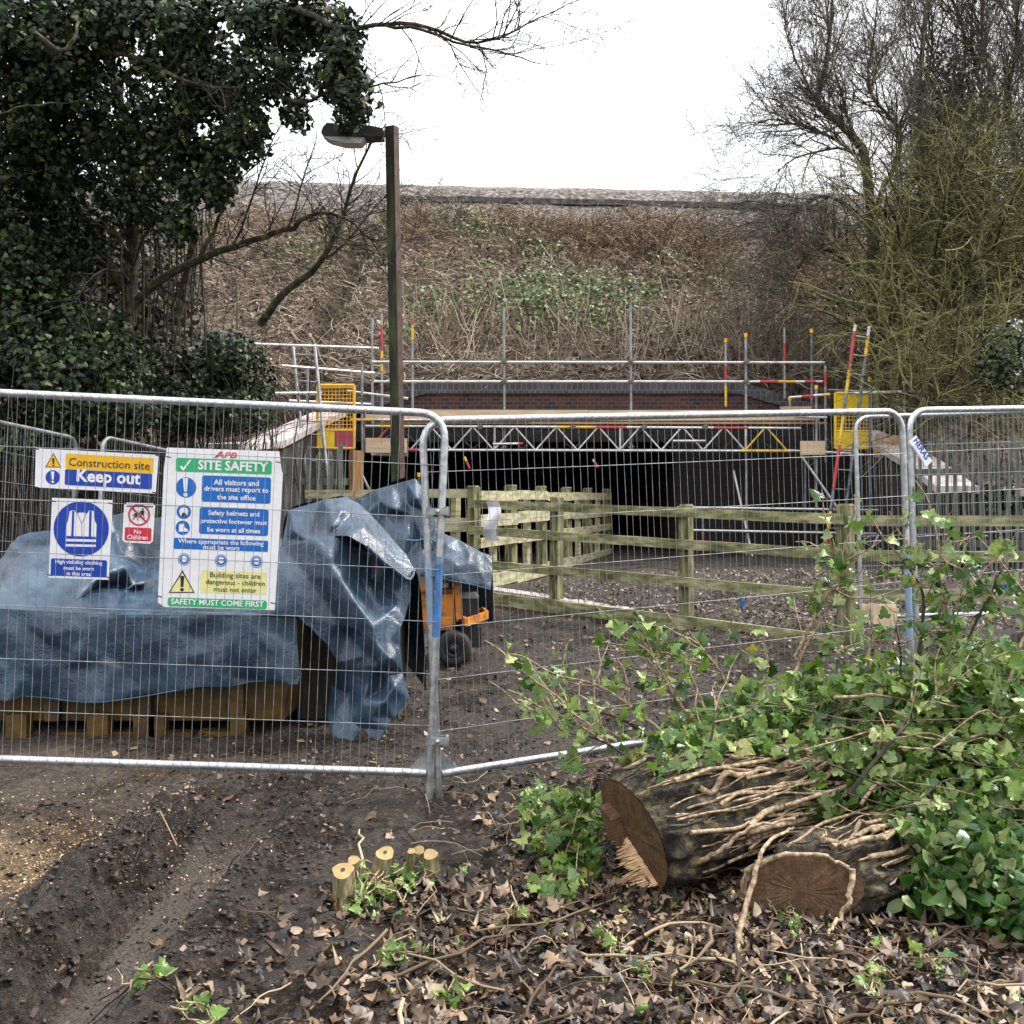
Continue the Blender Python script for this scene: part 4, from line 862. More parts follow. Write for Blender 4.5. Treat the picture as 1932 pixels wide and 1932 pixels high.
def sheet(label, layers, backs, hems, base, to=c6):
    mb = MB()
    for V, T in layers: mb.add(V, T)
    for ln, dy, dz in backs:                       # the sheet carries on over the back of what it covers
        A = catmull([P(*to(x, y), Yd) for x, y, Yd in ln], 24); rows = [A + np.array((0, dy * t, -dz * t * t)) + .03 * np.array([fbm(A[:, 0] * 3, A[:, 2] * 3, t * 2 + k, 3, 5) for k in range(3)]).T * min(1, t * 3) for t in np.linspace(0, 1, 12)]
        V = np.concatenate(rows); mb.add(V, np.array([(j * 24 + i, j * 24 + i + 1, (j + 1) * 24 + i + 1, (j + 1) * 24 + i) for j in range(11) for i in range(23)]))
    o = tag(mb.build('tarpaulin', tarp, loc=base), label, 'tarpaulin')
    for ln, r in hems:
        p = catmull([P(*to(x, y), Yd) for x, y, Yd in ln], 20); MB().tube(p + rng.normal(size=p.shape) * .003, np.linspace(r * .6, r, 20), 7).build('rolled_hem', tarp, o)
    return o
lip = [(-160, 1345, 6.74), (0, 1350, 6.74), (180, 1362, 6.74), (420, 1376, 6.74), (640, 1384, 6.74), (900, 1386, 6.74), (1200, 1384, 6.74), (1450, 1390, 6.74), (1620, 1398, 6.74), (1692, 1404, 6.75)]
hem = [(-160, 1885, 6.80), (-60, 1868, 6.74), (40, 1872, 6.70), (150, 1848, 6.76), (290, 1862, 6.78), (430, 1880, 6.72), (560, 1882, 6.69), (700, 1862, 6.73), (850, 1830, 6.78), (1000, 1816, 6.75), (1150, 1792, 6.71), (1300, 1796, 6.74), (1450, 1764, 6.78), (1560, 1768, 6.75), (1650, 1786, 6.70), (1700, 1778, 6.70)]
r6 = np.random.default_rng(5); fpts = [(x + r6.uniform(-40, 40), y + r6.uniform(-35, 35), 6.735 + r6.uniform(-.035, .03)) for x in range(-100, 1650, 120) for y in (1480, 1590, 1700)]
T1a = creased(lip + [(1696, 1560, 6.76), (1712, 1725, 6.72)] + hem[::-1] + [(-165, 1600, 6.76)], fpts, 3, 21, 2, .008, z5)
back = [(-160, 1065, 7.5), (-60, 1090, 7.45), (10, 1060, 7.4), (55, 985, 7.45), (105, 935, 7.55), (170, 912, 7.62), (285, 905, 7.65), (400, 925, 7.65), (520, 975, 7.75), (600, 900, 7.95), (640, 815, 8.08), (740, 790, 8.12), (880, 828, 8.1), (1050, 815, 8.1), (1250, 850, 8.05), (1450, 900, 7.95), (1640, 960, 7.8), (1700, 1150, 7.3)]
T1b = creased([(x, y - 2, Yd) for x, y, Yd in lip[::-1]] + [(-165, 1200, 7.1)] + back, [(60, 1150, 7.1), (30, 1250, 6.95), (150, 1060, 7.22), (110, 1010, 7.32), (230, 1000, 7.3), (290, 940, 7.5), (280, 1140, 7.12), (420, 1080, 7.25), (180, 1220, 6.98), (330, 1250, 6.96), (520, 1212, 7.12), (620, 1272, 7.05), (760, 1308, 6.98), (920, 1332, 6.92), (1100, 1340, 6.9), (560, 1224, 7.45), (680, 1225, 7.55), (770, 1240, 7.55), (900, 1265, 7.4), (640, 1072, 7.45), (720, 1110, 7.42), (850, 1196, 7.55), (760, 1214, 7.45), (700, 1250, 7.36), (560, 1060, 7.35), (600, 1150, 7.25), (480, 1150, 7.2), (690, 1040, 7.85), (800, 1100, 7.9), (760, 950, 8.0), (870, 1000, 7.95), (905, 1080, 7.8), (900, 900, 7.98), (940, 1190, 7.55), (660, 920, 8.02), (1050, 1050, 7.7), (1250, 1100, 7.5), (1450, 1150, 7.3), (1150, 1230, 7.15), (1400, 1260, 7.05), (1560, 1250, 7.0), (430, 1310, 6.84), (1300, 1340, 6.86), (1550, 1340, 6.85), (450, 1180, 7.1), (380, 980, 7.5)], 3, 23, 2, .010, z5)
sheet('large blue-grey tarpaulin pulled over the yellow skip with a lumpy load', [T1a, T1b], [(back, .5, .8)], [([hem[k] for k in range(0, 16, 3)], .008)], (-2.8, 7.2, 0), z5)
U = creased([(60, 620, 7.05), (100, 400, 7.25), (200, 368, 7.35), (300, 340, 7.4), (430, 322, 7.42), (500, 360, 7.38), (560, 415, 7.3), (640, 500, 7.2), (770, 650, 7.05), (822, 740, 6.97), (785, 797, 6.90), (640, 690, 6.86), (540, 600, 6.83), (440, 545, 6.83), (330, 545, 6.88), (220, 580, 6.88)],
            [(330, 400, 7.02), (345, 490, 6.88), (180, 500, 7.02), (130, 520, 6.98), (450, 430, 7.06), (395, 410, 7.0), (470, 400, 7.16), (600, 560, 6.97), (700, 670, 6.91), (520, 500, 6.97), (400, 480, 6.96), (260, 450, 7.12), (90, 560, 7.08), (560, 470, 7.14)], 3, 1)
L = creased([(-60, 640, 7.0), (60, 605, 6.96), (240, 556, 6.83), (400, 540, 6.90), (470, 600, 7.0), (560, 640, 7.14), (680, 700, 7.16), (795, 770, 7.06), (800, 880, 6.98), (765, 1010, 6.92), (742, 1060, 6.88), (738, 1180, 6.88), (755, 1330, 6.85), (792, 1475, 6.80), (700, 1590, 6.73), (650, 1650, 6.71), (612, 1737, 6.67), (570, 1700, 6.71), (525, 1640, 6.76), (470, 1722, 6.71), (440, 1767, 6.67), (400, 1740, 6.72), (345, 1690, 6.77), (318, 1570, 6.88), (345, 1400, 6.97), (388, 1265, 6.80), (300, 1140, 6.74), (155, 1003, 6.70), (0, 992, 6.70), (-70, 985, 6.72)],
            [(250, 578, 6.80), (330, 700, 6.75), (400, 800, 6.72), (470, 910, 6.70), (580, 1060, 6.67), (600, 1160, 6.66), (612, 1280, 6.67), (440, 690, 6.93), (500, 790, 7.0), (515, 870, 6.92), (570, 790, 7.16), (640, 900, 7.06), (700, 870, 6.99), (610, 830, 7.12), (660, 1000, 6.86), (700, 1000, 6.90), (450, 1110, 6.86), (470, 1300, 6.80), (450, 1450, 6.86), (400, 1400, 6.88), (690, 1250, 6.70), (705, 1400, 6.68), (650, 1490, 6.66), (650, 1330, 6.78), (660, 1150, 6.80), (560, 1380, 6.73), (520, 1500, 6.70), (600, 1440, 6.80), (560, 1580, 6.69), (660, 1570, 6.74), (455, 1600, 6.78), (480, 1660, 6.73), (380, 1560, 6.80), (100, 800, 6.74), (160, 920, 6.70), (200, 770, 6.79), (20, 760, 6.82), (300, 900, 6.79), (380, 1050, 6.77), (250, 1020, 6.72), (540, 1230, 6.76), (520, 1100, 6.74), (740, 820, 7.02), (720, 930, 6.97)], 3, 3, 1)
sheet('crumpled blue-grey tarpaulin folded down to the mud from a tall stack', [U, L], [([(60, 620, 7.06), (100, 400, 7.26), (300, 340, 7.41), (430, 322, 7.43), (560, 415, 7.31), (770, 650, 7.06), (822, 740, 6.98)], .75, .95)],
      [([(820, 738, 6.95), (788, 798, 6.88), (700, 735, 6.87), (640, 692, 6.85), (540, 602, 6.82)], .016), ([(155, 1003, 6.69), (300, 1140, 6.73), (388, 1265, 6.79)], .009)], (-1.2, 7.0, 0))
MB2 = MB(); MB2.box((-1.34, 7.62, .70), (.40, .56, 1.36)); MB2.box((-.98, 7.55, .45), (.34, .5, .86)); tag(MB2.build('pallet_stack', dark_w, loc=(-1.28, 7.6, 0)), 'dark timber stack hidden under the crumpled tarpaulin', 'stack')
YM = 9.9
T3 = creased([(450, 365, 9.95), (480, 345, 9.95), (600, 280, 9.92), (690, 255, 9.9), (760, 235, 9.9), (825, 218, 9.9), (868, 278, 9.88), (900, 340, 9.86), (945, 500, 9.84), (1000, 538, 9.8), (1060, 562, 9.78), (1130, 600, 9.76), (1200, 638, 9.74), (1264, 660, 9.72), (1264, 750, 9.60), (1253, 850, 9.52), (1150, 826, 9.50), (1050, 806, 9.48), (980, 790, 9.48), (880, 762, 9.5), (700, 790, 9.52), (560, 760, 9.6), (450, 700, 9.8)],
             [(620, 345, 9.74), (655, 430, 9.78), (690, 390, 9.66), (560, 400, 9.76), (830, 330, 9.66), (800, 420, 9.76), (780, 360, 9.80), (860, 400, 9.74), (830, 575, 9.74), (770, 560, 9.62), (940, 640, 9.70), (985, 655, 9.58), (1050, 715, 9.50), (1000, 600, 9.64), (1130, 700, 9.57), (1200, 760, 9.55), (900, 700, 9.54), (1230, 700, 9.64), (870, 560, 9.66), (910, 560, 9.78), (1090, 640, 9.68), (640, 600, 9.62), (560, 600, 9.78)], 3, 4, 1)
sheet('blue-grey tarpaulin peaked over the orange wheeled machine behind the lamp column', [T3], [([(450, 365, 9.96), (600, 280, 9.93), (825, 218, 9.91), (945, 500, 9.85), (1130, 600, 9.77), (1264, 660, 9.73)], .7, .75)],
      [([(1253, 850, 9.515), (1150, 826, 9.495), (1050, 806, 9.475), (980, 790, 9.475)], .008)], (-.8, YM, .1))
p = catmull([P(511.2 + x * .3307, 830.7 + y * .3307, Yd) for x, y, Yd in ((770, 568, 9.58), (830, 572, 9.64), (900, 560, 9.66), (960, 590, 9.64))], 12)
tag(MB().tube(p, .008, 6).build('rope', plain('blue_rope', (.05, .16, .26), .8), loc=p[0]), 'thin blue rope tied round the peaked tarpaulin', 'rope')
mc = thing('site_machine', 'orange wheeled site machine with a black engine box half under a tarpaulin', 'machine', (-.7, YM, .08))
def Pm(u, v, dy=0.): return P(u, v, YM + dy)
gm = float(gz(-.6, YM))
MB().box(((-.98 - .60) / 2 + .0, YM + .05, .52), (.46, .5, .34), 0).build('body', orange, mc)
mb = MB(); mb.bar(Pm(776, 1170, -.3), Pm(850, 1172, -.3), .04, .07); mb.bar(Pm(776, 1108, -.28), Pm(846, 1104, -.28), .05, .04); mb.bar(Pm(862, 1098, -.2), Pm(866, 1168, -.2), .05, .05, up=(0, 1, 0)); mb.bar(Pm(848, 1082, -.2), Pm(876, 1082, -.2), .05, .06); mb.build('frame', orange, mc)
mb = MB(); a, b2 = Pm(880, 1174, -.32), Pm(919, 1160, .12); mb.bar(a, b2, .03, .075); a2, b3 = Pm(868, 1165, .1), Pm(910, 1152, .4); mb.bar(b2, b3 * (1, 1, 1), .03, .075); mb.bar(a, a2, .03, .075); mb.bar(a2, b3, .03, .06); mb.build('tray', orange, mc)
MB().box(Pm(890, 1198, -.02), (.19, .3, .2)).build('counterweight', blackp, mc)
mb = MB(); c = Pm(882, 1146, .05); mb.box(c, (.21, .30, .21)); mb.box(c + (0, 0, .125), (.215, .31, .045), 1, None, .75); mb.build('engine_box', [blackp, plain('grey_plastic_lid', (.10, .105, .11), .5)], mc)
for dy in (-.30, .42):
    c = Pm(856, 1197, dy); c[2] = gm + .165; w = MB(); w.lathe(c + (0, -.07, 0), (0, 1, 0), [(0, .085), (-.008, .115), (-.004, .14), (.012, .163), (.05, .168), (.09, .168), (.128, .163), (.144, .14), (.144, .085)], 28)
    t_ = w.build('tyre', rubber, mc); w = MB(); w.lathe(c + (0, -.055, 0), (0, 1, 0), [(-.014, .001), (-.014, .03), (.012, .034), (.02, .062), (-.006, .084), (.1, .086), (.1, .001)], 24); w.build('rim', blackp, t_)
MB().tube([Pm(856, 1197, -.2), Pm(856, 1197, .4)], .025, 8).build('axle', blackp, mc)

# ------------------------------------------------------------------ foliage helpers
def in_blobs(n, blobs):
    """points spread through ellipsoids (centre, radii, weight)"""
    w = np.array([b[2] for b in blobs], float); k = rng.choice(len(blobs), n, p=w / w.sum())
    d = rng.normal(size=(n, 3)); d /= np.linalg.norm(d, axis=1)[:, None]; rr = rng.uniform(0, 1, n) ** .45
    c = np.array([b[0] for b in blobs]); r = np.array([b[1] for b in blobs]); return c[k] + d * rr[:, None] * r[k], d
def blob(u, v, Yd, ru, rv, rd=None, w=1.): return (P(u, v, Yd), (ru / F * Yd, rd or (ru + rv) / 2 / F * Yd, rv / F * Yd), w * ru * rv)
def clump(pts, cell, thr, seed):
    """drop points where a coarse 3-D noise is low, so that gaps show through"""
    return vnoise(pts[:, 0] / cell, pts[:, 1] / cell, pts[:, 2] / cell, seed) + .25 * vnoise(pts[:, 0] / cell * 3, pts[:, 1] / cell * 3, pts[:, 2] / cell * 3, seed + 5) > thr
def leafcloud(mb, tpl, pts, size, up=.5, out=None, outw=.5, curl=.3):
    n = len(pts); nr = rng.normal(size=(n, 3)) * .6 + np.array((0, -.25, up)); 
    if out is not None: nr += out * outw
    scatter(mb, tpl[0], tpl[1], pts, frames(nr, rng.uniform(0, 6.28, n)), rng.uniform(*size, n), rng.normal(size=n) * curl)
def limb(pts, r0, r1, n=14): return catmull([P(*p) for p in pts], n), np.linspace(r0, r1, n)

# ------------------------------------------------------------------ ivy-clad tree at the left
tr = thing('ivy_clad_tree', 'large dark ivy-clad tree overhanging the lamp column from the left', 'tree', P(215, 1120, 12.0))
limbs = [limb([(205, 1100, 12.2), (215, 900, 12.2), (228, 740, 12.1), (240, 600, 12), (300, 530, 11.8), (400, 480, 11.5), (470, 455, 11.4), (540, 432, 11.3), (600, 402, 11.2), (655, 415, 11.1), (722, 470, 11.1)], .075, .008, 40),
         limb([(232, 720, 12.1), (240, 600, 12.2), (250, 440, 12.2), (240, 300, 12), (215, 150, 11.8), (180, 0, 11.5), (150, -120, 11.3)], .10, .05, 24),
         limb([(245, 560, 12.2), (150, 400, 12), (60, 250, 11.6), (-40, 90, 11.2)], .06, .03, 16), limb([(220, 160, 11.8), (340, 60, 11), (470, 30, 10.4), (560, 20, 9.9), (650, 55, 9.6), (720, 45, 9.6), (800, 50, 9.5), (880, 78, 9.5), (950, 70, 9.5), (1010, 35, 9.5), (1096, 0, 9.5)], .04, .003, 34),
         limb([(720, 46, 9.6), (790, 56, 9.5), (860, 82, 9.5), (930, 98, 9.5), (990, 112, 9.6), (1045, 122, 9.6)], .018, .003, 14), limb([(400, 200, 10.6), (480, 170, 10.2), (560, 190, 10), (640, 170, 9.9), (720, 160, 9.8), (800, 140, 9.8)], .03, .004, 16),
         limb([(150, 100, 10.6), (260, 110, 10.4), (340, 150, 10.2), (420, 165, 10.1), (540, 160, 10)], .03, .006, 16), limb([(60, 60, 9.9), (115, 95, 9.8), (140, 72, 9.8), (148, 40, 9.9)], .028, .012, 10),
         limb([(0, 215, 10), (60, 200, 10), (150, 190, 10.2)], .012, .006, 8), limb([(45, 262, 11), (80, 280, 11), (170, 270, 11.1), (200, 255, 11)], .03, .012, 10),
         limb([(337, 405, 11.6), (352, 370, 11.5), (362, 330, 11.4)], .06, .05, 6), limb([(335, 600, 12), (362, 470, 11.8), (370, 440, 11.7)], .05, .03, 8), limb([(490, 610, 12.2), (530, 560, 12), (600, 500, 11.8), (640, 430, 11.6), (655, 380, 11.5), (690, 290, 11.4), (730, 235, 11.3)], .05, .006, 18),
         limb([(610, 490, 11.8), (640, 470, 11.7), (700, 400, 11.6), (735, 360, 11.5)], .018, .004, 8), limb([(545, 432, 11.3), (560, 380, 11.2), (585, 300, 11.1), (600, 250, 11)], .012, .004, 8),
         limb([(440, 465, 11.4), (470, 390, 11.3), (500, 300, 11.2), (530, 230, 11.1)], .015, .004, 8), limb([(375, 490, 11.5), (420, 400, 11.4), (430, 340, 11.3)], .03, .01, 8), limb([(600, 402, 11.2), (640, 450, 11), (700, 480, 11), (735, 560, 11)], .012, .003, 8)]
mb = MB()
for p, r in limbs: mb.tube(p + rng.normal(size=p.shape) * .008, r, 8)
mb.build('trunk', bark_m, tr)
K = 12; par = np.array([catmull(p, K) for p, _ in limbs]); pr = np.array([np.interp(np.linspace(0, 1, K), np.linspace(0, 1, len(r)), r) for _, r in limbs])
b1, q1 = grow(par[[0, 3, 4, 5, 6, 12, 13, 14, 15, 16, 17]], pr[[0, 3, 4, 5, 6, 12, 13, 14, 15, 16, 17]], 170, (.25, 1.0), (.5, 1.3), 6, .02, .2, .35, 1, .008, .3); b2_, q2 = grow(b1, q1, 900, (.12, .5), (.4, 1.2), 4, .02, .2, .1, 1, .005, .4)
b4, q4 = grow(par[[1, 2]], pr[[1, 2]], 60, (.8, 2.4), (.4, 1.3), 7, -.05, .2, .2, 1, .018, .3); b3_, q3 = grow(b2_, q2, 1500, (.05, .16), (.4, 1.3), 3, 0, .2, .1, 1, .0035, .6)
bd, qd = grow(b4, q4, 500, (.2, .9), (.4, 1.3), 5, -.08, .2, .2, 1, .006, .4)
mb = MB()
for a, b in ((b1, q1), (b2_, q2), (b3_, q3), (b4, q4), (bd, qd)): mb.add(*vtubes(a, np.maximum(b, .0022), 3))
# hanging bare ivy stems under the crown
n = 46; st = np.stack([P(u, v, Yd) for u, v, Yd in zip(rng.uniform(190, 400, n), rng.uniform(330, 520, n), rng.uniform(11.8, 12.8, n))]); ln = rng.uniform(.8, 2.0, n)
hg = st[:, None] + np.stack([np.zeros(6), np.zeros(6), -np.linspace(0, 1, 6)], 1)[None] * ln[:, None, None] + np.cumsum(rng.normal(size=(n, 6, 3)) * .02, 1); mb.add(*vtubes(hg, np.full((n, 6), .009), 4))
mb.build('twigs', twig_d, tr)
blobs = [blob(-130, 120, 10.8, 140, 140), blob(-120, 350, 11.2, 120, 140), blob(50, 60, 10.4, 150, 130), blob(210, 40, 10.8, 150, 110), blob(340, 60, 10.6, 130, 100), blob(470, 55, 10.3, 120, 85), blob(580, 40, 10, 90, 60), blob(660, 95, 9.8, 42, 70, .4, 1.1), blob(668, 185, 9.8, 44, 50, .35, 1.3), blob(640, 140, 9.9, 50, 60, .4), blob(655, 235, 10.4, 28, 14, .15, .9),
         blob(520, 150, 10.2, 85, 60, None, .8), blob(430, 165, 10.5, 100, 80), blob(455, 250, 10.4, 60, 65), blob(350, 210, 10.8, 120, 100), blob(395, 320, 10.7, 62, 80, None, 1.3), blob(330, 310, 10.9, 80, 90), blob(345, 415, 10.8, 45, 55, None, 1.3), blob(250, 280, 11.2, 90, 110, None, .8), blob(110, 200, 10.8, 120, 110), blob(40, 300, 10.8, 90, 120, None, 1.2),
         blob(30, 450, 11.2, 85, 130, None, 1.2), blob(140, 340, 11.5, 110, 110, None, .9), blob(100, 470, 11.8, 100, 90, None, .8), blob(560, 215, 10.4, 30, 35, .3, .8), blob(210, 450, 12.6, 130, 110, None, .8), blob(300, 380, 12, 80, 80, None, .9)]
pts, dr = in_blobs(76000, blobs); kp = clump(pts, .42, .46, 2) & ~((rng.uniform(size=len(pts)) < .5) & ~clump(pts, .16, .55, 8)); pts, dr = pts[kp], dr[kp]
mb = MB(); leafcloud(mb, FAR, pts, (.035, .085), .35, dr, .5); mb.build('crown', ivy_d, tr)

# bushes under it, at the left
def bush(label, base, blobs, n, size, mt, stems, thr=.45, tw=twig_d, name='ivy_bush'):
    t = thing(name, label, 'bush', base); pts, dr = in_blobs(n, blobs); kp = clump(pts, .4, thr, 5); mb = MB(); leafcloud(mb, FAR, pts[kp], size, .4, dr[kp], .6); mb.build('foliage', mt, t)
    ns, L, sp = stems; c = np.array(base); k = rng.choice(len(blobs), ns); tgt = np.array([blobs[i][0] for i in k]) + rng.normal(size=(ns, 3)) * np.array([blobs[i][1] for i in k]) * .8
    st = tgt * (1, 1, 0) + np.array((0, 0, 1)) * c[2] + rng.normal(size=(ns, 3)) * (.2, .2, 0); q = np.linspace(0, 1, 7)[None, :, None]; A = st[:, None] * (1 - q) + tgt[:, None] * q + np.cumsum(rng.normal(size=(ns, 7, 3)) * .05, 1)
    Rd = np.repeat(np.linspace(.016, .004, 7)[None], ns, 0) * rng.uniform(.5, 1.3, (ns, 1)); g1, r1_ = grow(A, Rd, ns * 7, (.3, 1.0), (.3, 1.2), 5, .02, .2, .3, 1, .006, .3); mb = MB(); mb.add(*vtubes(A, Rd, 4)); mb.add(*vtubes(g1, np.maximum(r1_, .0025), 3)); mb.build('twigs', tw, t); return t
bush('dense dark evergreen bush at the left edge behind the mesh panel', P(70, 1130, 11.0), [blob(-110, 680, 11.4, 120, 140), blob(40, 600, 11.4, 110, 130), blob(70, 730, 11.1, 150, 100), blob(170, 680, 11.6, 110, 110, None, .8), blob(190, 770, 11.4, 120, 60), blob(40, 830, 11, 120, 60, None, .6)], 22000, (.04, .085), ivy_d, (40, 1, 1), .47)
bush('dark twiggy evergreen bush left of the wing wall coping', P(400, 1100, 13.0), [blob(330, 720, 12.8, 90, 80, None, .8), blob(420, 680, 13, 85, 60, None, 1), blob(470, 720, 13.2, 55, 60, None, .8), blob(400, 780, 12.8, 130, 45, None, .9), blob(300, 790, 12.6, 90, 50, None, .8)], 13000, (.04, .08), ivy_d, (60, 1, 1), .46)
bush('brownish leafy thicket seen between the trunks at the left', P(210, 1000, 16.5), [blob(120, 540, 16, 180, 150), blob(270, 580, 16, 110, 120), blob(300, 690, 16, 140, 90), blob(60, 420, 17, 140, 120, None, .7), blob(250, 430, 17, 110, 90, None, .5)], 13000, (.07, .14), leafmat('brown_mixed_leaf', [(0, (.014, .02, .009)), (.5, (.035, .042, .018)), (.85, (.075, .065, .035)), (1, (.17, .12, .08))], .6, None, .4, .1), (120, 1, 1), .42)

# ------------------------------------------------------------------ bare trees at the right
def bare(label, trunks, n1, n2, n3, mt, tw, drift=(0, 0, 0), up=.06, L=((.9, 2.6), (.4, 1.4), (.15, .6)), name='bare_tree', r=(.02, .008, .004), spread=(.3, 1.0)):
    t = thing(name, label, 'tree', trunks[0][0][0] - (0, 0, .1)); mb = MB()
    for p, rr in trunks: mb.tube(p + rng.normal(size=p.shape) * .012, rr, 8)
    mb.build('trunk', mt, t); K = 14; par = np.array([catmull(p, K) for p, _ in trunks]); pr_ = np.array([np.interp(np.linspace(0, 1, K), np.linspace(0, 1, len(q)), q) for _, q in trunks])
    a, ra = grow(par, pr_, n1, L[0], spread, 8, up, .14, .2, 1, r[0], .3, drift); b, rb = grow(np.concatenate((a,)), ra, n2, L[1], (.3, 1.0), 6, up * .6, .17, .15, 1, r[1], .35, drift); c, rc_ = grow(b, rb, n3, L[2], (.3, 1.1), 4, up * .3, .2, .1, 1, r[2], .5)
    d_, rd_ = grow(c, rc_, n3, (.08, .25), (.3, 1.2), 3, 0, .2, .1, 1, r[2] * .8, .7)
    mb = MB(); mb.add(*vtubes(a, np.maximum(ra, .004), 4)); mb.add(*vtubes(b, np.maximum(rb, .0035), 3)); mb.build('branches', tw, t); mb = MB(); mb.add(*vtubes(c, np.maximum(rc_, .0032), 3)); mb.add(*vtubes(d_, np.maximum(rd_, .003), 3)); mb.build('twigs', tw, t); return t
gY = 21.6
bare('leaning bare tree with lichened limbs reaching left over the bank', [limb([(1665, 800, gY), (1650, 640, gY), (1647, 500, gY), (1646, 423, gY), (1632, 300, gY), (1612, 262, gY), (1559, 210, gY), (1540, 190, gY), (1557, 130, gY), (1570, 20, gY), (1574, -40, gY)], .16, .012, 26),
      limb([(1646, 423, gY), (1668, 350, gY), (1684, 325, gY), (1700, 255, gY), (1660, 200, gY), (1638, 163, gY), (1650, 60, gY), (1662, -30, gY)], .07, .01, 18), limb([(1640, 330, gY), (1590, 270, gY), (1520, 240, gY), (1460, 225, gY), (1425, 235, gY)], .05, .006, 14),
      limb([(1632, 300, gY), (1580, 280, gY), (1500, 300, gY - .3), (1460, 330, gY - .5)], .04, .005, 10), limb([(1645, 420, gY), (1560, 370, gY - .4), (1500, 400, gY - .8), (1470, 470, gY - 1), (1455, 530, gY - 1.1)], .045, .005, 14), limb([(1540, 190, gY), (1500, 110, gY), (1480, 50, gY), (1490, -20, gY)], .025, .006, 10), limb([(1612, 262, gY), (1580, 150, gY), (1560, 90, gY)], .03, .006, 8),
      limb([(1650, 600, gY), (1600, 500, gY - .6), (1540, 470, gY - 1), (1500, 520, gY - 1.2), (1480, 600, gY - 1.3)], .04, .005, 12)], 230, 2300, 8500, bark_m, twig_k, (-.012, 0, 0), .03, ((.6, 1.9), (.3, 1.1), (.12, .5)))
def up_trunks(us, v0, v1, Yd, r0, lean=0, wob=30):
    out = []
    for u in us:
        n = 6; q = [(u + lean * k / n + random.uniform(-wob, wob) * (k / n), v0 + (v1 - v0) * k / n, Yd + random.uniform(-.4, .4)) for k in range(n + 1)]; out.append(limb(q, r0 * random.uniform(.7, 1.2), .012, 18))
    return out
bare('tall dense dark bare tree with upright twigs at the right', up_trunks((1735, 1770, 1800, 1835, 1870), 740, -60, 24.0, .12, 0, 45), 330, 2700, 8500, bark_d, twig_k, (0, 0, .02), .14, ((.9, 3.0), (.5, 1.5), (.2, .8)), r=(.018, .007, .0035), spread=(.25, .9))
bare('grey-brown bare tree at the right edge of the picture', up_trunks((1900, 1950, 2000), 760, -80, 22.0, .11, 20), 200, 1500, 4500, bark_m, twig_k, (-.01, 0, 0), .10, ((.8, 2.2), (.4, 1.2), (.15, .6)))
bare('arching lichen-green thorn tangle above the right pales', up_trunks((1655, 1700, 1745, 1800, 1850, 1900, 1940), 790, 300, 20.2, .10, 0, 90), 270, 1500, 3600, bark_l, twig_l, (-.02, -.03, 0), -.05, ((1.0, 3.2), (.4, 1.5), (.12, .6)), 'thorn_tree', (.034, .014, .006), (.5, 1.3))
bare('low green-twigged scrub drooping over the left of the right pales', up_trunks((1730, 1780, 1830, 1880, 1930), 850, 660, 17.6, .035, 0, 40), 130, 620, 1500, bark_l, twig_l, (-.01, -.02, 0), -.03, ((.6, 1.9), (.3, 1.1), (.1, .4)), 'thorn_scrub', (.012, .007, .004), (.4, 1.3))
bush('patch of ivy climbing the shaded stems at the right edge', P(1900, 1000, 16.5), [blob(1795, 190, 24.5, 90, 120, 1.2, 1.3), blob(1770, 340, 24.5, 80, 110, 1.2, 1.1), blob(1900, 680, 16.8, 60, 80), blob(1890, 940, 14.6, 28, 60, .2, .9), blob(1800, 420, 23, 130, 110, None, .4), blob(1850, 560, 22, 120, 120, None, .5), blob(1760, 640, 22, 160, 100, None, .6), blob(1620, 560, 23, 70, 60, None, .5)], 14000, (.06, .11), ivy_d, (20, 1, 1), .5)

# ------------------------------------------------------------------ growth on the bank
def on_hill(n, x, y, wt=None):
    X_ = rng.uniform(*x, n); Y_ = rng.uniform(*y, n); return X_, Y_, emb(X_, Y_)
n = 26000; X_, Y_, Z_ = on_hill(n, (-13, 16), (20.8, 31.6)); kp = vnoise(X_ * .7, Y_ * .7, 0, 21) > .22; X_, Y_, Z_ = X_[kp], Y_[kp], Z_[kp]; n = len(X_)
K = 5; d = rng.normal(size=(n, 3)) * (1, .7, .5) + (0, -.3, .15); tall = (vnoise(X_ * .5, Y_ * .5, 0, 31) > .72); d[tall] = rng.normal(size=(tall.sum(), 3)) * .5 + (0, -.2, .6); d /= np.linalg.norm(d, axis=1)[:, None]
L_ = rng.uniform(.2, .8, n) * np.where(tall, 1.25, 1); out = np.empty((n, K, 3)); out[:, 0] = np.c_[X_, Y_, Z_ + .02]
for k in range(1, K): d = d + rng.normal(size=(n, 3)) * .2 + (0, -.03, -.12); d /= np.linalg.norm(d, axis=1)[:, None]; out[:, k] = out[:, k - 1] + d * (L_ / (K - 1))[:, None]
out[:, :, 2] = np.maximum(out[:, :, 2], emb(out[:, :, 0], out[:, :, 1]) + .015)
tag(MB().add(*vtubes(out, np.repeat(rng.uniform(.005, .013, n)[:, None], K, 1) * np.linspace(1, .6, K), 3)).build('bramble_undergrowth', stem_b), 'tangle of dry brown bramble stems covering the railway bank', 'undergrowth', kind='stuff')
stem_r = leafmat('russet_stem', [(0, (.05, .032, .022)), (.4, (.15, .10, .068)), (.8, (.32, .228, .155)), (1, (.48, .37, .26))], .9, None, .2, 0, .3)
n = 7000; X_ = np.concatenate((rng.normal(7.0, 1.9, n // 2), rng.normal(-3, 3.2, n // 4), rng.normal(2.5, 1.6, n // 4))); Y_ = np.concatenate((rng.normal(28.5, 1.4, n // 2), rng.normal(29.5, 1.0, n // 4), rng.normal(29, .9, n // 4))); kp = (Y_ < 31) & (vnoise(X_, Y_, 0, 44) > .35); X_, Y_ = X_[kp], Y_[kp]; n = len(X_); Z_ = emb(X_, Y_)
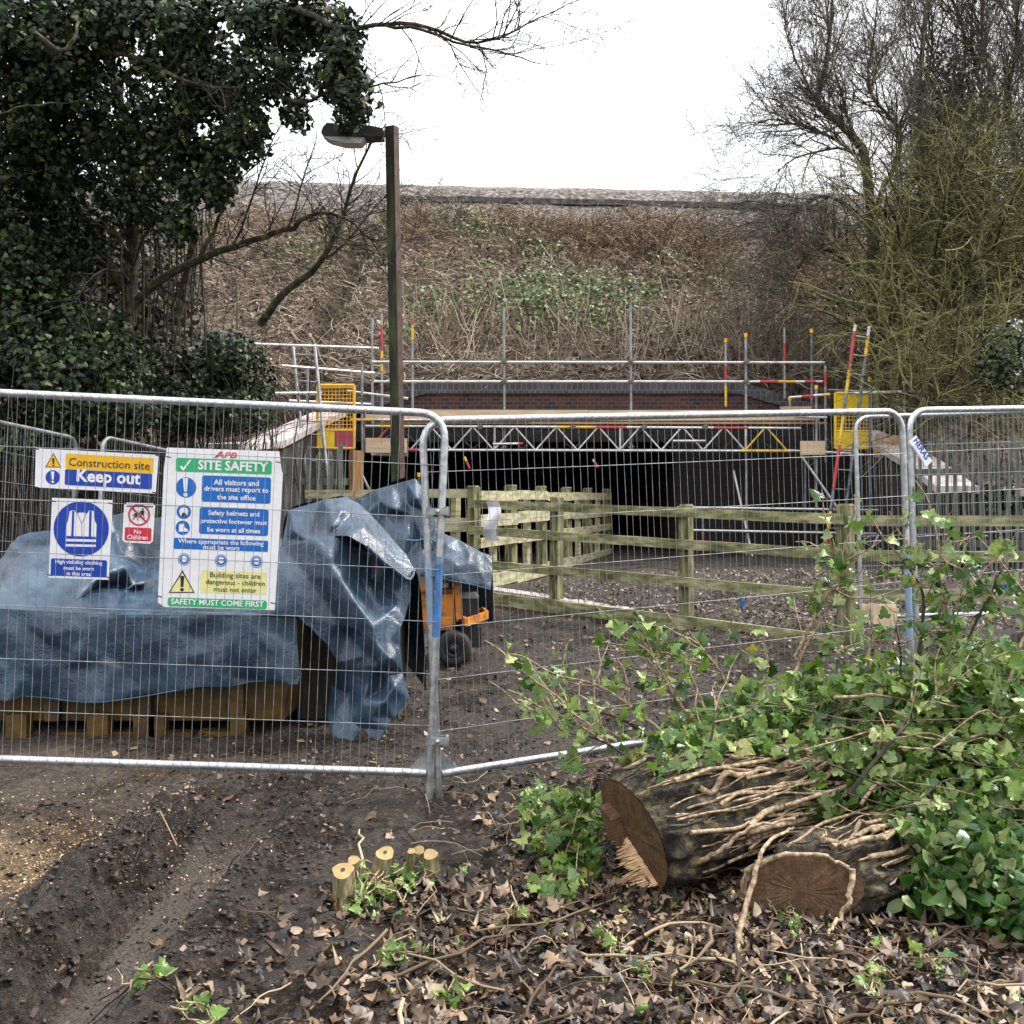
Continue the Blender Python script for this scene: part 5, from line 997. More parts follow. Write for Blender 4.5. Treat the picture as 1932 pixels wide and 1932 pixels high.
d = rng.normal(size=(n, 3)) * (.6, .4, .2) + (0, -.2, .6); d /= np.linalg.norm(d, axis=1)[:, None]; L_ = rng.uniform(.3, 1.0, n); q = np.linspace(0, 1, 5)[None, :, None]
A = np.c_[X_, Y_, Z_][:, None] + d[:, None] * q * L_[:, None, None] + np.cumsum(rng.normal(size=(n, 5, 3)) * .05, 1) - np.array((0, 0, .35)) * q ** 2 * L_[:, None, None]
tag(MB().add(*vtubes(A, np.repeat(rng.uniform(.006, .012, n)[:, None], 5, 1), 3)).build('russet_undergrowth', stem_r), 'russet patches of dead bracken-like stems high on the bank', 'undergrowth', kind='stuff')
# tall reedy stems just above the parapet and right of it
n = 1100; X_ = rng.uniform(-2.6, 9.5, n); Y_ = rng.uniform(20.95, 23.4, n); kp = vnoise(X_ * 1.3, Y_ * 1.3, 0, 77) > np.where(X_ > 3.6, .25, .58); X_, Y_ = X_[kp], Y_[kp]; n = len(X_); Z_ = emb(X_, Y_)
d = rng.normal(size=(n, 3)) * (.42, .2, .1) + (0, -.08, 1); d /= np.linalg.norm(d, axis=1)[:, None]; L_ = rng.uniform(.3, 1.5, n); q = np.linspace(0, 1, 5)[None, :, None]
A = np.c_[X_, Y_, Z_][:, None] + d[:, None] * q * L_[:, None, None] + np.cumsum(rng.normal(size=(n, 5, 3)) * .025, 1)
tag(MB().add(*vtubes(A, np.repeat(rng.uniform(.005, .010, n)[:, None], 5, 1), 3)).build('dry_stem_undergrowth', stem_b), 'tall dry upright stems growing behind the bridge parapet', 'undergrowth', kind='stuff')
# leaf scraps and the greener bramble patches
n = 15000; X_, Y_, Z_ = on_hill(n, (-13, 16), (20.8, 31)); mb = MB(); nr = rng.normal(size=(n, 3)) * .6 + (0, -.5, .6)
scatter(mb, FAR[0], FAR[1], np.c_[X_, Y_, Z_ + rng.uniform(.01, .25, n)], frames(nr, rng.uniform(0, 6.28, n)), rng.uniform(.04, .11, n), rng.normal(size=n) * .5)
tag(mb.build('dead_leaf_litter', leaf_b), 'dead brown leaves caught among the stems on the bank', 'leaves', kind='stuff')
patches = [(870, 445, 30, 45, 30), (1005, 480, 28, 45, 28), (960, 570, 25, 75, 42), (1060, 555, 25, 65, 40), (1195, 545, 25, 60, 30), (1010, 610, 24, 70, 30), (820, 590, 25, 55, 22), (560, 480, 27, 40, 22), (905, 455, 29.5, 30, 18), (1130, 600, 24, 60, 28), (640, 440, 28, 45, 20), (770, 640, 23.5, 40, 20), (1260, 510, 27, 40, 18)]
PT = []
for u, v, Yd, ru, rv in patches:
    m = int(ru * rv * .16); uu = u + rng.normal(size=m) * ru * .85; vv = v + rng.normal(size=m) * rv * .85; x = (uu - 966) / F * Yd; yy = np.interp(EYE + (VH - vv) / F * Yd, [3.8, 11.3], [20.6, 33]); PT.append(np.c_[x, yy, emb(x, yy) + rng.uniform(.05, .5, m)])
PT = np.concatenate(PT); mb = MB(); leafcloud(mb, FAR, PT, (.06, .14), .7)
tag(mb.build('bramble_leaves', leaf_y), 'green bramble leaves growing in patches on the bank', 'leaves', kind='stuff')

# ------------------------------------------------------------------ felled logs
def endgrain(name, c0, c1, c2):
    m, t, b = M_(name, .75, 0, .3); co = t.nodes.new('ShaderNodeTexCoord').outputs['Object']; f = noise(t, 14, 8, .75, co, .5); g = noise(t, 3, 4, .6, mapping(t, (30, 30, 2), (0, .5, .3)))
    c = ramp(t, f, [(.3, c0), (.55, c1), (.8, c2)]); c = mixc(t, .5, c, ramp(t, g, [(.3, .35), (.7, 1.)]), 'MULTIPLY')
    w = t.nodes.new('ShaderNodeTexWave'); w.wave_type = 'RINGS'; w.rings_direction = 'SPHERICAL'; w.inputs['Scale'].default_value = 22; w.inputs['Distortion'].default_value = 2.5; t.links.new(co, w.inputs['Vector'])
    c = mixc(t, .35, c, ramp(t, w.outputs['Fac'], [(.2, .45), (.7, 1.)]), 'MULTIPLY'); t.links.new(c, b.inputs['Base Color']); bump(t, b, g, .5, .01); return m
eg1 = endgrain('sawn_log_face', (.055, .030, .013), (.135, .080, .036), (.25, .16, .08)); eg2 = endgrain('damp_log_face', (.065, .034, .017), (.155, .088, .046), (.27, .17, .095))
split_w = mat('torn_pale_wood', [(.3, (.36, .21, .10)), (.6, (.60, .40, .23)), (.8, (.72, .54, .35))], 6, .8, 0, .3, .003, (3, 3, 3))
logbark = mat('log_bark', [(.32, (.006, .005, .004)), (.47, (.026, .019, .012)), (.58, (.075, .060, .034)), (.72, (.19, .165, .085))], 16, .95, 0, 1., .06, (1, 1, 1), 9)
def log(label, c, ax, L, r, cut, fm, squash=1.):
    """trunk from the cut face's centre c along ax, sawn square to cut"""
    t = thing('felled_log', label, 'log', (c[0], c[1], float(gz(c[0], c[1])))); ax = np.array(ax, float); ax /= np.linalg.norm(ax); cut = np.array(cut, float); cut /= np.linalg.norm(cut)
    s1 = np.cross(ax, (0, 0, 1)); s1 /= np.linalg.norm(s1); s2 = np.cross(s1, ax); n, K = 130, 150; th = np.arange(n) * 2 * math.pi / n; V = np.empty((K, n, 3))
    for k in range(K):
        f = (k / (K - 1)) ** 1.2 * L; rr = r * (1 + .05 * np.sin(3 * th + 1) + .10 * fbm(np.cos(th) * 1.2, np.sin(th) * 1.2, f * .5 + c[0], 3, 4)) + (.085 * np.abs(fbm(np.cos(th) * 6.5, np.sin(th) * 6.5, f * 2.2, 3, 11)) + .03 * fbm(np.cos(th) * 12, np.sin(th) * 12, f * 5, 2, 15)) * min(1, k / 3)
        ring = rr[:, None] * (np.cos(th)[:, None] * s1 + squash * np.sin(th)[:, None] * s2); base = c + ring; base = base - ax * ((ring @ cut) / ax.dot(cut))[:, None] * max(0, 1 - k / 50); V[k] = base + ax * f
    i = np.arange(n); Fq = np.concatenate([np.stack((k * n + i, (k + 1) * n + i, (k + 1) * n + (i + 1) % n, k * n + (i + 1) % n), 1) for k in range(K - 1)])
    MB().add(V, Fq).add(V[-1], [tuple(range(n))], 0, False).build('bark', logbark, t)
    mb = MB(); ring = V[0]; cc = ring.mean(0); W2_ = np.vstack([cc] + [cc + (ring - cc) * q + rng.normal(size=(n, 1)) * .002 * cut for q in (.3, .6, .85)] + [ring]); W2_ = W2_ + cut * .003
    Fq = [(0, 1 + j, 1 + (j + 1) % n) for j in range(n)]; mb.add(W2_, Fq); 
    for q in range(3): mb.add(W2_, np.array([(1 + q * n + j, 1 + (q + 1) * n + j, 1 + (q + 1) * n + (j + 1) % n, 1 + q * n + (j + 1) % n) for j in range(n)]))
    mb.build('cut_face', fm, t); return t, V, s1, s2, ax, cut
c1 = P(1196, 1578, 4.18); lg1 = log('thick felled log with a splintered sawn end beside the stumps', c1, (.87, .47, .06), 4.2, .235, (-.88, -.40, -.27), eg1)
t1, Vr, s1, s2, ax1, cut1 = lg1
mb = MB()                                                  # torn hinge of pale splinters at the foot of the face
cam_side = np.cross(cut1, (0, 0, 1)); cam_side /= np.linalg.norm(cam_side)
fx = np.cross(cut1, (0, 0, 1)); fx /= np.linalg.norm(fx); fy = np.cross(fx, cut1)
if fx[0] > 0: fx = -fx
tri = [c1 + fx * .105 + fy * .02, c1 + fx * .02 - fy * .055, c1 - fx * .115 - fy * .17, c1 - fx * .01 - fy * .215, c1 + fx * .115 - fy * .12]
mb.prism([q + cut1 * .002 for q in tri], cut1 * .02)
for k in range(330):
    t = random.random(); lo_ = tri[0] * (1 - t) + tri[3] * t if t < .55 else tri[4] * (1 - t) + tri[3] * t; hi_ = tri[1] * (1 - t) + tri[2] * t; p = lo_ + (hi_ - lo_) * random.random() ** .8
    Ls = random.uniform(.02, .085) * (.5 + 1.1 * t); dd = cut1 + rng.normal(size=3) * .07 + fx * .25; w = random.uniform(.002, .006)
    mb.tube([p, p + dd * Ls * .6, p + dd * Ls], [w * 1.3, w, .0006], 4)
mb.build('splinters', split_w, t1)
mb = MB(); cc = c1 + fx * .10 + fy * .02; mb.prism([cc + fx * .05 + fy * .09, cc - fx * .03 + fy * .05, cc - fx * .05 - fy * .07, cc + fx * .05 - fy * .06], cut1 * .05); cc = c1 - fx * .02 - fy * .17; mb.prism([cc + fx * .10 + fy * .05, cc - fx * .07 + fy * .02, cc - fx * .06 - fy * .06, cc + fx * .06 - fy * .06], cut1 * .03); mb.build('torn_edge', eg2, t1)
c2 = P(1513, 1694, 3.86); c2[2] = .115; lg2 = log('squat felled log with an oval damp cut end under ivy', c2, (.80, .60, .03), 2.2, .15, (-.12, -1, .12), eg2, .92)

# ------------------------------------------------------------------ ivy stripped down with the logs
iv = thing('cut_ivy_heap', 'heap of cut green ivy with pale stems lying over the felled logs', 'ivy', P(1500, 1620, 4.6) * (1, 1, 0))
mb = MB()
def along_log(lg, a, f, h):
    """point at angle a round log lg, f metres from the cut, h above the bark"""
    _, V, q1_, q2_, ax, _c = lg; L = np.linalg.norm(V[-1].mean(0) - V[0].mean(0)); k = min(149, max(0, int((max(0, f) / L) ** (1 / 1.2) * 149))); i = int((a % (2 * math.pi)) / (2 * math.pi) * 130) % 130; p = V[k][i]; c = V[k].mean(0); d = (p - c) / np.linalg.norm(p - c); return p + d * h
for lg, ns, L in ((lg1, 260, 3.4), (lg2, 60, 1.8)):
    for k in range(ns):
        a = random.choice((random.uniform(-.3, 1.6), random.uniform(.7, 2.8))) if lg is lg1 else random.uniform(.3, 2.9); f = random.uniform(.02, L * .7); ln = random.uniform(.4, 1.6); pts = []; da = random.uniform(-.35, .35)
        r = random.choice((.002, .003, .003, .004, .005, .007, .009, .014)) * (1 if lg is lg1 else .8)
        for j in range(9): pts.append(along_log(lg, a + da * j / 8 + random.uniform(-.05, .05), f + ln * j / 8, r * .7 + random.uniform(0, .02)) + rng.normal(size=3) * .010)
        mb.tube(catmull(pts, 20), np.linspace(r, r * .65, 20), 7)
for k in range(420):                                       # loose bark strips and rootlets stuck to the trunk
    lg, L = ((lg1, 2.4) if random.random() < .75 else (lg2, 1.2)); a = random.uniform(-.9, 2.2); f = random.uniform(.03, L); ln = random.uniform(.04, .28); da = random.uniform(-.12, .12); r = random.uniform(.0015, .0045)
    mb.tube([along_log(lg, a + da * j / 3, f + ln * j / 3, r + random.uniform(0, .012)) for j in range(4)], [r, r * 1.3, r, r * .4], 5, random.choice((0, 0, 1)))
for k in range(60):
    q = random.choice(((1450, 1385, 4.75), (1580, 1400, 4.7), (1720, 1400, 4.6), (1860, 1420, 4.5), (1800, 1330, 4.75), (1900, 1500, 4.2), (1650, 1500, 4.35))); c = P(q[0] + random.gauss(0, 70), q[1] + random.gauss(0, 35), q[2] + random.uniform(-.25, .05)); d = np.array((random.choice((-1, 1)) * .9, random.uniform(-.1, .4), random.uniform(-.25, .25))); L = random.uniform(.4, 1.3); r = random.choice((.002, .003, .004, .005, .008))
    pts = [c + d * L * (j / 6 - .5) + rng.normal(size=3) * .03 for j in range(7)]; mb.tube(catmull(pts, 18), np.linspace(r, r * .6, 18), 7, 0 if random.random() < .8 else 1)
for arc in ([(1400, 1690, 3.9), (1408, 1650, 3.85), (1440, 1625, 3.82), (1500, 1612, 3.8), (1560, 1620, 3.82), (1600, 1640, 3.84), (1612, 1690, 3.86), (1590, 1730, 3.85)], [(1395, 1800, 3.55), (1400, 1740, 3.62), (1425, 1640, 3.75), (1440, 1600, 3.82), (1470, 1575, 3.95), (1500, 1560, 4.1)], [(1610, 1640, 3.8), (1600, 1700, 3.75), (1580, 1735, 3.72), (1560, 1765, 3.6)],
            [(1290, 1640, 4.05), (1330, 1620, 4.0), (1380, 1590, 3.98), (1420, 1560, 4.0), (1500, 1545, 4.05)], [(1380, 1835, 3.48), (1390, 1790, 3.55), (1400, 1760, 3.6)], [(1720, 1360, 4.9), (1660, 1440, 4.6), (1610, 1500, 4.4), (1590, 1540, 4.3)], [(1932, 1330, 4.9), (1850, 1390, 4.7), (1740, 1420, 4.6), (1640, 1425, 4.6), (1560, 1445, 4.6)]):
    p = catmull([P(*q) for q in arc], 24); mb.tube(p + rng.normal(size=p.shape) * .004, np.linspace(.012, .005, 24), 8)
stempale = mat('pale_ivy_stem', [(.32, (.12, .08, .045)), (.5, (.26, .185, .11)), (.7, (.46, .36, .235))], 45, .8, 0, .4, .006, None, 7)
# shoots sticking up and out of the heap
shoots = [[(1500, 1270, 5.0), (1520, 1220, 5.0), (1580, 1120, 5.0), (1590, 1080, 5.0), (1560, 1040, 5.0)], [(1500, 1240, 5.0), (1560, 1120, 5.0), (1592, 1098, 5.0), (1597, 1050, 5.0)], [(1725, 1290, 4.8), (1740, 1180, 4.8), (1738, 1110, 4.8), (1690, 1040, 4.8)], [(1800, 1330, 4.7), (1830, 1200, 4.7), (1870, 1120, 4.7), (1880, 1085, 4.7)], [(1800, 1260, 4.8), (1790, 1160, 4.8), (1770, 1060, 4.8), (1800, 1000, 4.8)], [(1900, 1180, 4.7), (1870, 1120, 4.7), (1840, 1080, 4.7), (1830, 1040, 4.7)],
          [(1270, 1400, 4.6), (1200, 1340, 4.6), (1120, 1290, 4.7), (1010, 1270, 4.8)], [(1260, 1420, 4.55), (1180, 1360, 4.5), (1100, 1340, 4.5), (1020, 1355, 4.5)], [(1320, 1390, 4.7), (1260, 1290, 4.7), (1225, 1230, 4.7), (1170, 1200, 4.8)], [(1350, 1390, 4.7), (1310, 1290, 4.8), (1280, 1240, 4.8), (1250, 1225, 4.8)], [(1400, 1350, 4.8), (1360, 1270, 4.8), (1330, 1230, 4.8), (1300, 1190, 4.8)], [(1220, 1460, 4.4), (1140, 1400, 4.4), (1060, 1380, 4.4)], [(1450, 1330, 4.8), (1440, 1260, 4.8), (1390, 1220, 4.8)],
          [(1600, 1500, 4.2), (1680, 1400, 4.3), (1760, 1320, 4.4), (1790, 1300, 4.4)], [(1300, 1490, 4.3), (1340, 1400, 4.4), (1350, 1330, 4.5)], [(1640, 1330, 4.9), (1640, 1230, 4.9), (1660, 1190, 4.9)], [(1900, 1300, 4.5), (1932, 1200, 4.6), (1960, 1130, 4.6)], [(1690, 1340, 4.8), (1700, 1250, 4.8), (1690, 1180, 4.8)]]
SH = [catmull([P(*q) for q in s_], 14) for s_ in shoots]
for p in SH: mb.tube(p, np.linspace(random.uniform(.006, .011), .003, 14), 6, 1 if random.random() < .45 else 0)
SHa = np.array(SH); g1, r1_ = grow(SHa, np.full(SHa.shape[:2], .006), 150, (.12, .4), (.4, 1.2), 5, .05, .2, .2, 1, .0045, .5); mb.add(*vtubes(g1, r1_, 4), 0)
mb.build('stems', [stempale, bark_d], iv)['kind'] = 'stuff'
def tip_pts(A, n): k = rng.integers(len(A), size=n); t = rng.uniform(.25, 1, n) * (A.shape[1] - 1.01); i = t.astype(int); f = (t - i)[:, None]; return A[k, i] * (1 - f) + A[k, i + 1] * f + rng.normal(size=(n, 3)) * .025
mb = MB()
# over the logs
hb = [blob(1560, 1420, 4.55, 90, 45, .2), blob(1700, 1480, 4.4, 110, 60, .2), blob(1860, 1250, 4.75, 100, 60, .25, .5), blob(1330, 1400, 4.75, 110, 60, .3), blob(1450, 1360, 4.85, 130, 70, .35), blob(1580, 1330, 4.9, 140, 80, .4), blob(1720, 1320, 4.8, 140, 90, .45), blob(1860, 1330, 4.7, 130, 110, .45), blob(1800, 1440, 4.45, 160, 90, .3), blob(1650, 1450, 4.5, 110, 70, .25), blob(1900, 1520, 4.2, 110, 110, .3), blob(1780, 1560, 4.15, 120, 80, .3), blob(1550, 1490, 4.4, 90, 50, .2, .6), blob(1480, 1430, 4.6, 80, 45, .2, .7)]
hb += [blob(2020, 1330, 4.8, 120, 110, .4), blob(2020, 1500, 4.3, 100, 100, .3), blob(2130, 1400, 4.7, 90, 90, .3)]
p1, d1 = in_blobs(5000, hb); p1 = p1[p1[:, 2] > gz(p1[:, 0], p1[:, 1]) + .03]; leafcloud(mb, IVY, p1, (.03, .09), .45, None, 0, 1.0)
aa = rng.uniform(.2, 2.4, 900); ff = rng.uniform(.12, 2.6, 900); kk = (aa > 1.15) | (ff > .75 + .5 * (1.15 - aa) + rng.uniform(-.3, .3, 900)); pl = np.array([along_log(lg1, a_, f_, random.uniform(.01, .13)) for a_, f_ in zip(aa[kk], ff[kk])]); leafcloud(mb, IVY, pl, (.03, .085), .5, None, 0, .9)
p2 = tip_pts(np.concatenate([SHa[:, ::3][:, :5], g1]), 520); leafcloud(mb, IVY, p2, (.028, .075), .4, None, 0, .9); mb.build('leaves', ivy_g, iv)
mb = MB()
hb2 = [blob(1840, 1640, 3.95, 120, 100, .25), blob(1930, 1700, 3.75, 90, 110, .25), blob(1760, 1690, 3.9, 70, 60, .2, .7), blob(1830, 1080, 4.8, 40, 60, .1, .12), blob(1800, 1170, 4.8, 60, 80, .12, .12), blob(1900, 1140, 4.7, 50, 60, .12, .12)]
p3, d3_ = in_blobs(2500, hb2 + [blob(2020, 1660, 3.9, 90, 100, .25), blob(2040, 1560, 4.1, 90, 90, .25)]); p3 = p3[p3[:, 2] > .03]; leafcloud(mb, OVAL, p3, (.035, .09), .3, None, 0, .9); mb.build('flowering_leaves', ivy_o, iv)
# separate low ivy on the ground, left of the log
def sprig(label, base, blobs, n, size, group=None, stems=10, tpl=IVY, mt=None):
    t = thing('ivy_sprig', label, 'ivy', base, group); p, d = in_blobs(n, blobs); z0 = gh(p[:, 0], p[:, 1]); p[:, 2] = np.maximum(p[:, 2], z0 + rng.uniform(.015, .05, len(p))); mb = MB(); leafcloud(mb, tpl, p, size, .9, None, 0, .5); mb.build('leaves', mt or ivy_g, t)
    k = rng.integers(len(p), size=(stems, 2)); q = np.linspace(0, 1, 6)[None, :, None]; A = p[k[:, 0]][:, None] * (1 - q) + p[k[:, 1]][:, None] * q + np.cumsum(rng.normal(size=(stems, 6, 3)) * .012, 1); A[:, :, 2] = np.maximum(A[:, :, 2], gh(A[:, :, 0], A[:, :, 1]) + .012); MB().add(*vtubes(A, np.full((stems, 6), .003), 5)).build('stems', stempale, t)
sprig('clump of green ivy trailing on the ground at the left foot of the log', P(1060, 1640, 4.4) * (1, 1, 0), [blob(1050, 1560, 4.55, 70, 50, .25), blob(1080, 1640, 4.35, 60, 60, .2), blob(1020, 1510, 4.8, 40, 25, .2, .6), blob(1100, 1540, 4.5, 50, 50, .15), blob(1055, 1690, 4.05, 50, 35, .15, .7)], 330, (.035, .085), stems=26)
sprig('small ivy patch growing between the cut stumps', P(715, 1690, 4.0) * (1, 1, 0), [blob(700, 1660, 4.1, 70, 30, .15), blob(720, 1700, 4.0, 70, 30, .15), blob(780, 1660, 4.15, 50, 25, .1)], 90, (.025, .055), stems=24)
for i, (u, v, lab) in enumerate(((270, 1895, 'tiny green seedling in the mud at the lower left'), (375, 1925, 'green leaf sprig at the bottom edge beside the rut'), (745, 1830, 'pale green ivy sprig on dead leaves below the stumps'), (850, 1890, 'large pale upturned ivy leaf sprig at the bottom edge'), (1150, 1800, 'ivy sprig on leaf litter below the splintered log'), (1240, 1860, 'two-leaved ivy sprig in the leaf litter at the bottom'), (1500, 1760, 'ivy sprig trailing in front of the oval cut log'), (1760, 1840, 'pale forked ivy branch lying on dead leaves at lower right'), (1650, 1880, 'small ivy sprig among dead leaves at the bottom right'), (960, 1760, 'ivy sprig between the stumps and the log'))):
    Yd = 3091 / (v - 940); sprig(lab, P(u, v, Yd), [blob(u, v - 6, Yd, 45, 12, .09)], 10 if i > 1 else 6, (.025, .06), 'loose ivy sprigs on the ground', 9)

# ------------------------------------------------------------------ stumps
st_top = mat('fresh_stump_top', [(.3, (.20, .13, .05)), (.55, (.34, .24, .105)), (.75, (.46, .36, .19))], 12, .8, 0, .2, .003); st_side = mat('stump_bark', [(.3, (.06, .055, .022)), (.55, (.15, .13, .06)), (.78, (.34, .29, .15))], 9, .9, 0, .7, .01, (5, 5, 1), 8)
for (u, v, Yd, r, lab, hole) in ((647, 1643, 3.98, .043, 'freshly cut stump with a dark hole, nearest of the cluster', 1), (727, 1610, 4.12, .038, 'upright cut stump with a hole in its pale top, middle of the cluster', 1), (667, 1623, 4.12, .025, 'small pale stump tucked behind the nearest stump', 0), (776, 1606, 4.2, .016, 'thin split stump stick left of the right stump', 0), (812, 1612, 4.18, .031, 'stump at the right end of the cluster', 0), (790, 1604, 4.3, .026, 'short stump behind the right-hand stumps', 0)):
    p = P(u, v, Yd); z0 = float(gh(p[0], p[1])) - .03; t = thing('tree_stump', lab, 'stump', (p[0], p[1], z0), 'cut stumps on the leaf litter'); n = 18; th = np.arange(n) * 2 * math.pi / n; mb = MB(); h = p[2] - z0; ln = rng.normal(size=2) * .03 + (-.01, .0)
    V = np.array([[p[0] + ln[0] * (1 - q) + r * w * (1 + .10 * math.sin(3 * a + u) + .06 * math.sin(7 * a)) * math.cos(a), p[1] + r * w * (1 + .10 * math.sin(3 * a + u)) * math.sin(a), z0 + h * q + (r * w * math.sin(a) * .42 if q == 1 else 0)] for q, w in ((0, 1.5), (.25, 1.15), (.6, 1.0), (1, .95)) for a in th])
    mb.add(V, np.array([(k * n + i, k * n + (i + 1) % n, (k + 1) * n + (i + 1) % n, (k + 1) * n + i) for k in range(3) for i in range(n)])); mb.build('bark', st_side, t)
    tp = MB(); tp.add(np.vstack((V[-n:].mean(0) + (0, 0, .002), V[-n:] + (0, 0, .001))), np.array([(0, 1 + i, 1 + (i + 1) % n) for i in range(n)]), 0, False)
    o = tp.build('cut_top', st_top, t)
    if hole: MB().add([V[-n:].mean(0) + (r * .2 * math.cos(a), r * .2 * math.sin(a), .006 + r * .2 * math.sin(a) * .42) for a in th], [tuple(range(n))], 0, False).build('hollow', bark_d, o)

# ------------------------------------------------------------------ litter on the ground
def spread(n, xr_, yr_, keepf):
    x = rng.uniform(*xr_, n); y = rng.uniform(*yr_, n); k = keepf(x, y); return x[k], y[k]
def litter(name, label, tpl, x, y, size, mt, lift=(.003, .03), tilt=.35, curl=.7, asp=None, jit=.05):
    n = len(x); nr = rng.normal(size=(n, 3)) * tilt + (0, 0, 1); mb = MB()
    scatter(mb, tpl[0], tpl[1], np.c_[x, y, gh(x, y) + rng.uniform(*lift, n)], frames(nr, rng.uniform(0, 6.28, n)), rng.uniform(*size, n), rng.normal(size=n) * curl, 0, rng.uniform(.45, 1.2, n) if asp is None else asp, jit)
    return tag(mb.build(name, mt), label, 'litter', kind='stuff')
lit = lambda x, y: rng.uniform(size=len(x)) < np.clip(smooth(-1.05, -.1, x + .18 * fbm(x * 2, y * 2, 0, 3, 40) * 3 - .55 * smooth(3.6, 4.8, y)) * (1 - .85 * smooth(4.3, 5.3, y)), 0.015, 1)
x, y = spread(8800, (-1.6, 3.8), (2.6, 6.2), lit); litter('fallen_leaf_litter', 'brown fallen leaves carpeting the ground in front of the logs', MAPLE, x, y, (.03, .08), leaf_b, (.003, .03), .38, 1.1)
x, y = spread(11500, (-1.6, 3.8), (2.6, 6.2), lit); litter('crumpled_leaf_litter', 'crumpled small brown leaves among the larger fallen ones', OVAL, x, y, (.02, .06), leaf_b, (.003, .03), .42, 1.3)
x, y = spread(28000, (-1.9, 3.9), (2.6, 6.4), lambda x, y: lit(x, y) | (rng.uniform(size=len(x)) < .12)); litter('broken_leaf_litter', 'small broken leaf scraps over the mud and litter', CHIP, x, y, (.008, .032), leaf_b, (.002, .025), .6)
x, y = spread(9000, (-2.5, 4.5), (5.6, 11.5), lambda x, y: rng.uniform(size=len(x)) < .25 + .75 * smooth(-.5, 2.5, x)); litter('yard_leaf_litter', 'dark leaf scraps trodden into the mud behind the mesh panels', CHIP, x, y, (.02, .06), leaf_b, (.002, .02), .35)
x, y = spread(9000, (.2, 7), (9.8, 13), lambda x, y: bed(x, y) > .5); litter('bed_leaf_litter', 'pale dry leaves and chippings behind the post and rail fence', CHIP, x, y, (.015, .05), leafmat('pale_litter', [(0, (.05, .04, .03)), (.5, (.19, .15, .11)), (1, (.42, .36, .28))], .8, None, .2, 0), (.0, .06), .6)
# sawdust
x, y = spread(34000, (-3.4, -1.0), (3.4, 5.9), lambda x, y: rng.uniform(size=len(x)) < .9 * np.exp(-(((x + 2.2) / .55) ** 2 + ((y - 4.75) / .55) ** 2)) * (vnoise(x * 3, y * 3, 0, 66) > .35) + .03); litter('sawdust_chip_litter', 'tan sawdust and wood chips scattered on the path at the left', CHIP, x, y, (.004, .013), chip_m, (.001, .006), .4, 0)
x, y = spread(520, (-.7, 3.6), (2.7, 5.4), lit); litter('green_leaf_litter', 'scraps of cut green ivy scattered over the brown litter', IVY, x, y, (.018, .045), ivy_g, (.01, .035), .5, .8)
# twigs
def twigs(name, label, n, xr_, yr_, keepf, L, r, mt, lift=.012):
    x, y = spread(n, xr_, yr_, keepf); n = len(x); K = 7; a = rng.uniform(0, 6.28, n); ln = rng.uniform(*L, n) / (K - 1); A = np.empty((n, K, 3)); A[:, 0, :2] = np.c_[x, y]
    for k in range(1, K): a = a + rng.normal(size=n) * .28; A[:, k, 0] = A[:, k - 1, 0] + np.cos(a) * ln; A[:, k, 1] = A[:, k - 1, 1] + np.sin(a) * ln
    A[:, :, 2] = gh(A[:, :, 0], A[:, :, 1]) + lift + np.abs(np.sin(np.linspace(0, 3.1, K)))[None] * rng.uniform(0, .05, n)[:, None]
    tag(MB().add(*vtubes(A, rng.uniform(*r, n)[:, None] * np.linspace(1, .5, K)[None], 5)).build(name, mt), label, 'twigs', kind='stuff')
twigs('fallen_twig_litter', 'thin tan twigs and ivy runners lying over the leaf litter', 620, (-1.7, 2.6), (2.7, 6.0), lambda x, y: rng.uniform(size=len(x)) < .04 + .96 * smooth(-1.0, .3, x), (.08, .45), (.0014, .0036), twig_t)
twigs('dark_twig_litter', 'dark broken twigs trodden into the mud', 520, (-3.0, 3.5), (3.0, 9.0), lambda x, y: rng.uniform(size=len(x)) < .6, (.06, .4), (.0018, .0045), twig_d)
twigs('stick_litter', 'thicker pale sticks lying among the leaves around the logs', 40, (-.6, 2.2), (2.9, 4.6), lambda x, y: x > -9, (.2, .7), (.005, .009), twig_t, .02)
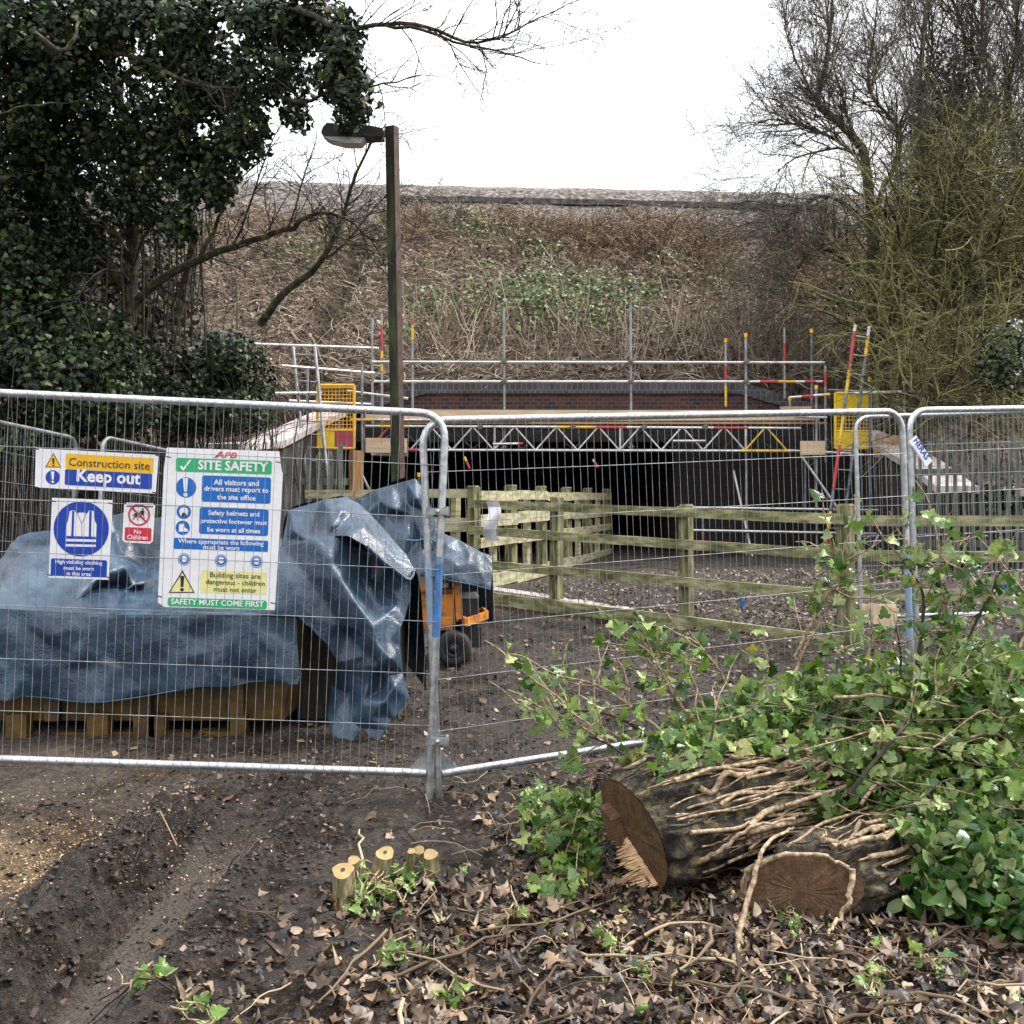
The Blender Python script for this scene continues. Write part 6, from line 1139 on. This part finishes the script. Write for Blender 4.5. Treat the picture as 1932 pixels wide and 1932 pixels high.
# mud clods and stones
x, y = spread(15000, (-2.6, 3), (2.7, 9.5), lambda x, y: rng.uniform(size=len(x)) < .25 + .75 * (vnoise(x * 2.5, y * 2.5, 0, 90) > .5)); xb = np.concatenate([rng.normal(cx_, .11, 1500) for cx_ in (-1.67, -1.05, -2.36)]); yb_ = rng.uniform(2.6, 5.3, len(xb)); x = np.concatenate((x, xb)); y = np.concatenate((y, yb_))
n = len(x); th = np.array([(1, 0, 0), (-1, 0, 0), (0, 1, 0), (0, -1, 0), (0, 0, 1), (0, 0, -1)], float); of = np.array([(4, 0, 2), (4, 2, 1), (4, 1, 3), (4, 3, 0), (5, 2, 0), (5, 1, 2), (5, 3, 1), (5, 0, 3)])
mb = MB(); V = th[None] * rng.uniform(.35, 1.5, (n, 6, 1)) * (1, 1, .6) @ Matrix.Rotation(.6, 3, 'X') * (.003 + np.where(np.arange(n) > n - 4501, .017, .013) * rng.uniform(0, 1, n) ** 4)[:, None, None] + np.c_[x, y, gh(x, y) + .004][:, None]; mb.add(V.reshape(-1, 3), (of[None] + (np.arange(n) * 6)[:, None, None]).reshape(-1, 3)); tag(mb.build('mud_clod_debris', mat('clod_mud', [(.3, (.008, .006, .004)), (.55, (.028, .020, .014)), (.7, (.085, .062, .045))], 9, .6)), 'crumbs and clods of churned mud', 'mud', kind='stuff')

# ------------------------------------------------------------------ odds and ends behind the fence
edge_b = brickmat('pale_path_brick', (.34, .28, .27), (.50, .44, .43), (.12, .10, .10), 'xy', .11, .23)
A = np.array((*LA, .47)) + (.12, .02, 0); B = np.array((*M1, .40)) + (.10, .05, 0); B2 = A + (B - A) * 1.75
mb = MB(); mb.bar(A, B2, .26, .06); tag(mb.build('path_edging', edge_b), kind='structure')
MBp = MB(); p = P(1664, 1160, 8.9); MBp.box(p, (.26, .02, .17), 0, Matrix.Rotation(.2, 3, 'Y')); MBp.box(p + (-.02, .03, .06), (.3, .02, .06), 0); tag(MBp.build('plywood_offcut', ply_w, loc=p), 'pale plywood offcut leaning behind the right mesh panels', 'offcut')
scrap = plain('blue_plastic', (.04, .20, .48), .4)
for (u, v, Yd, w, h, lab) in ((1401, 1138, 10.4, .06, .08, 'small blue plastic scrap behind the mossy rails'), (1885, 1105, 9.9, .22, .06, 'crumpled blue plastic scrap near the right edge'), (1655, 1120, 10.2, .05, .08, 'tiny blue scrap beside the plywood offcut')):
    p = P(u, v, Yd); V = np.array([[p[0] + w * (i / 4 - .5), p[1] + .03 * math.sin(i * 2 + j), p[2] + h * (j / 3 - .5) + .03 * math.sin(i * 1.7)] for j in range(4) for i in range(5)]); tag(MB().add(V, np.array([(j * 5 + i, j * 5 + i + 1, j * 5 + i + 6, j * 5 + i + 5) for j in range(3) for i in range(4)])).build('plastic_scrap', scrap, loc=p), lab, 'scrap')
low = thing('low_brick_wall', 'low dark red brick wall behind the right mossy rails', 'wall', P(1560, 1130, 13))
MB().bar(P(1230, 1105, 14.2), P(2100, 1115, 13.0), .23, .28).build('masonry', brickmat('low_red_brick', (.07, .03, .022), (.16, .06, .04), (.10, .09, .08), 'xz'), low)
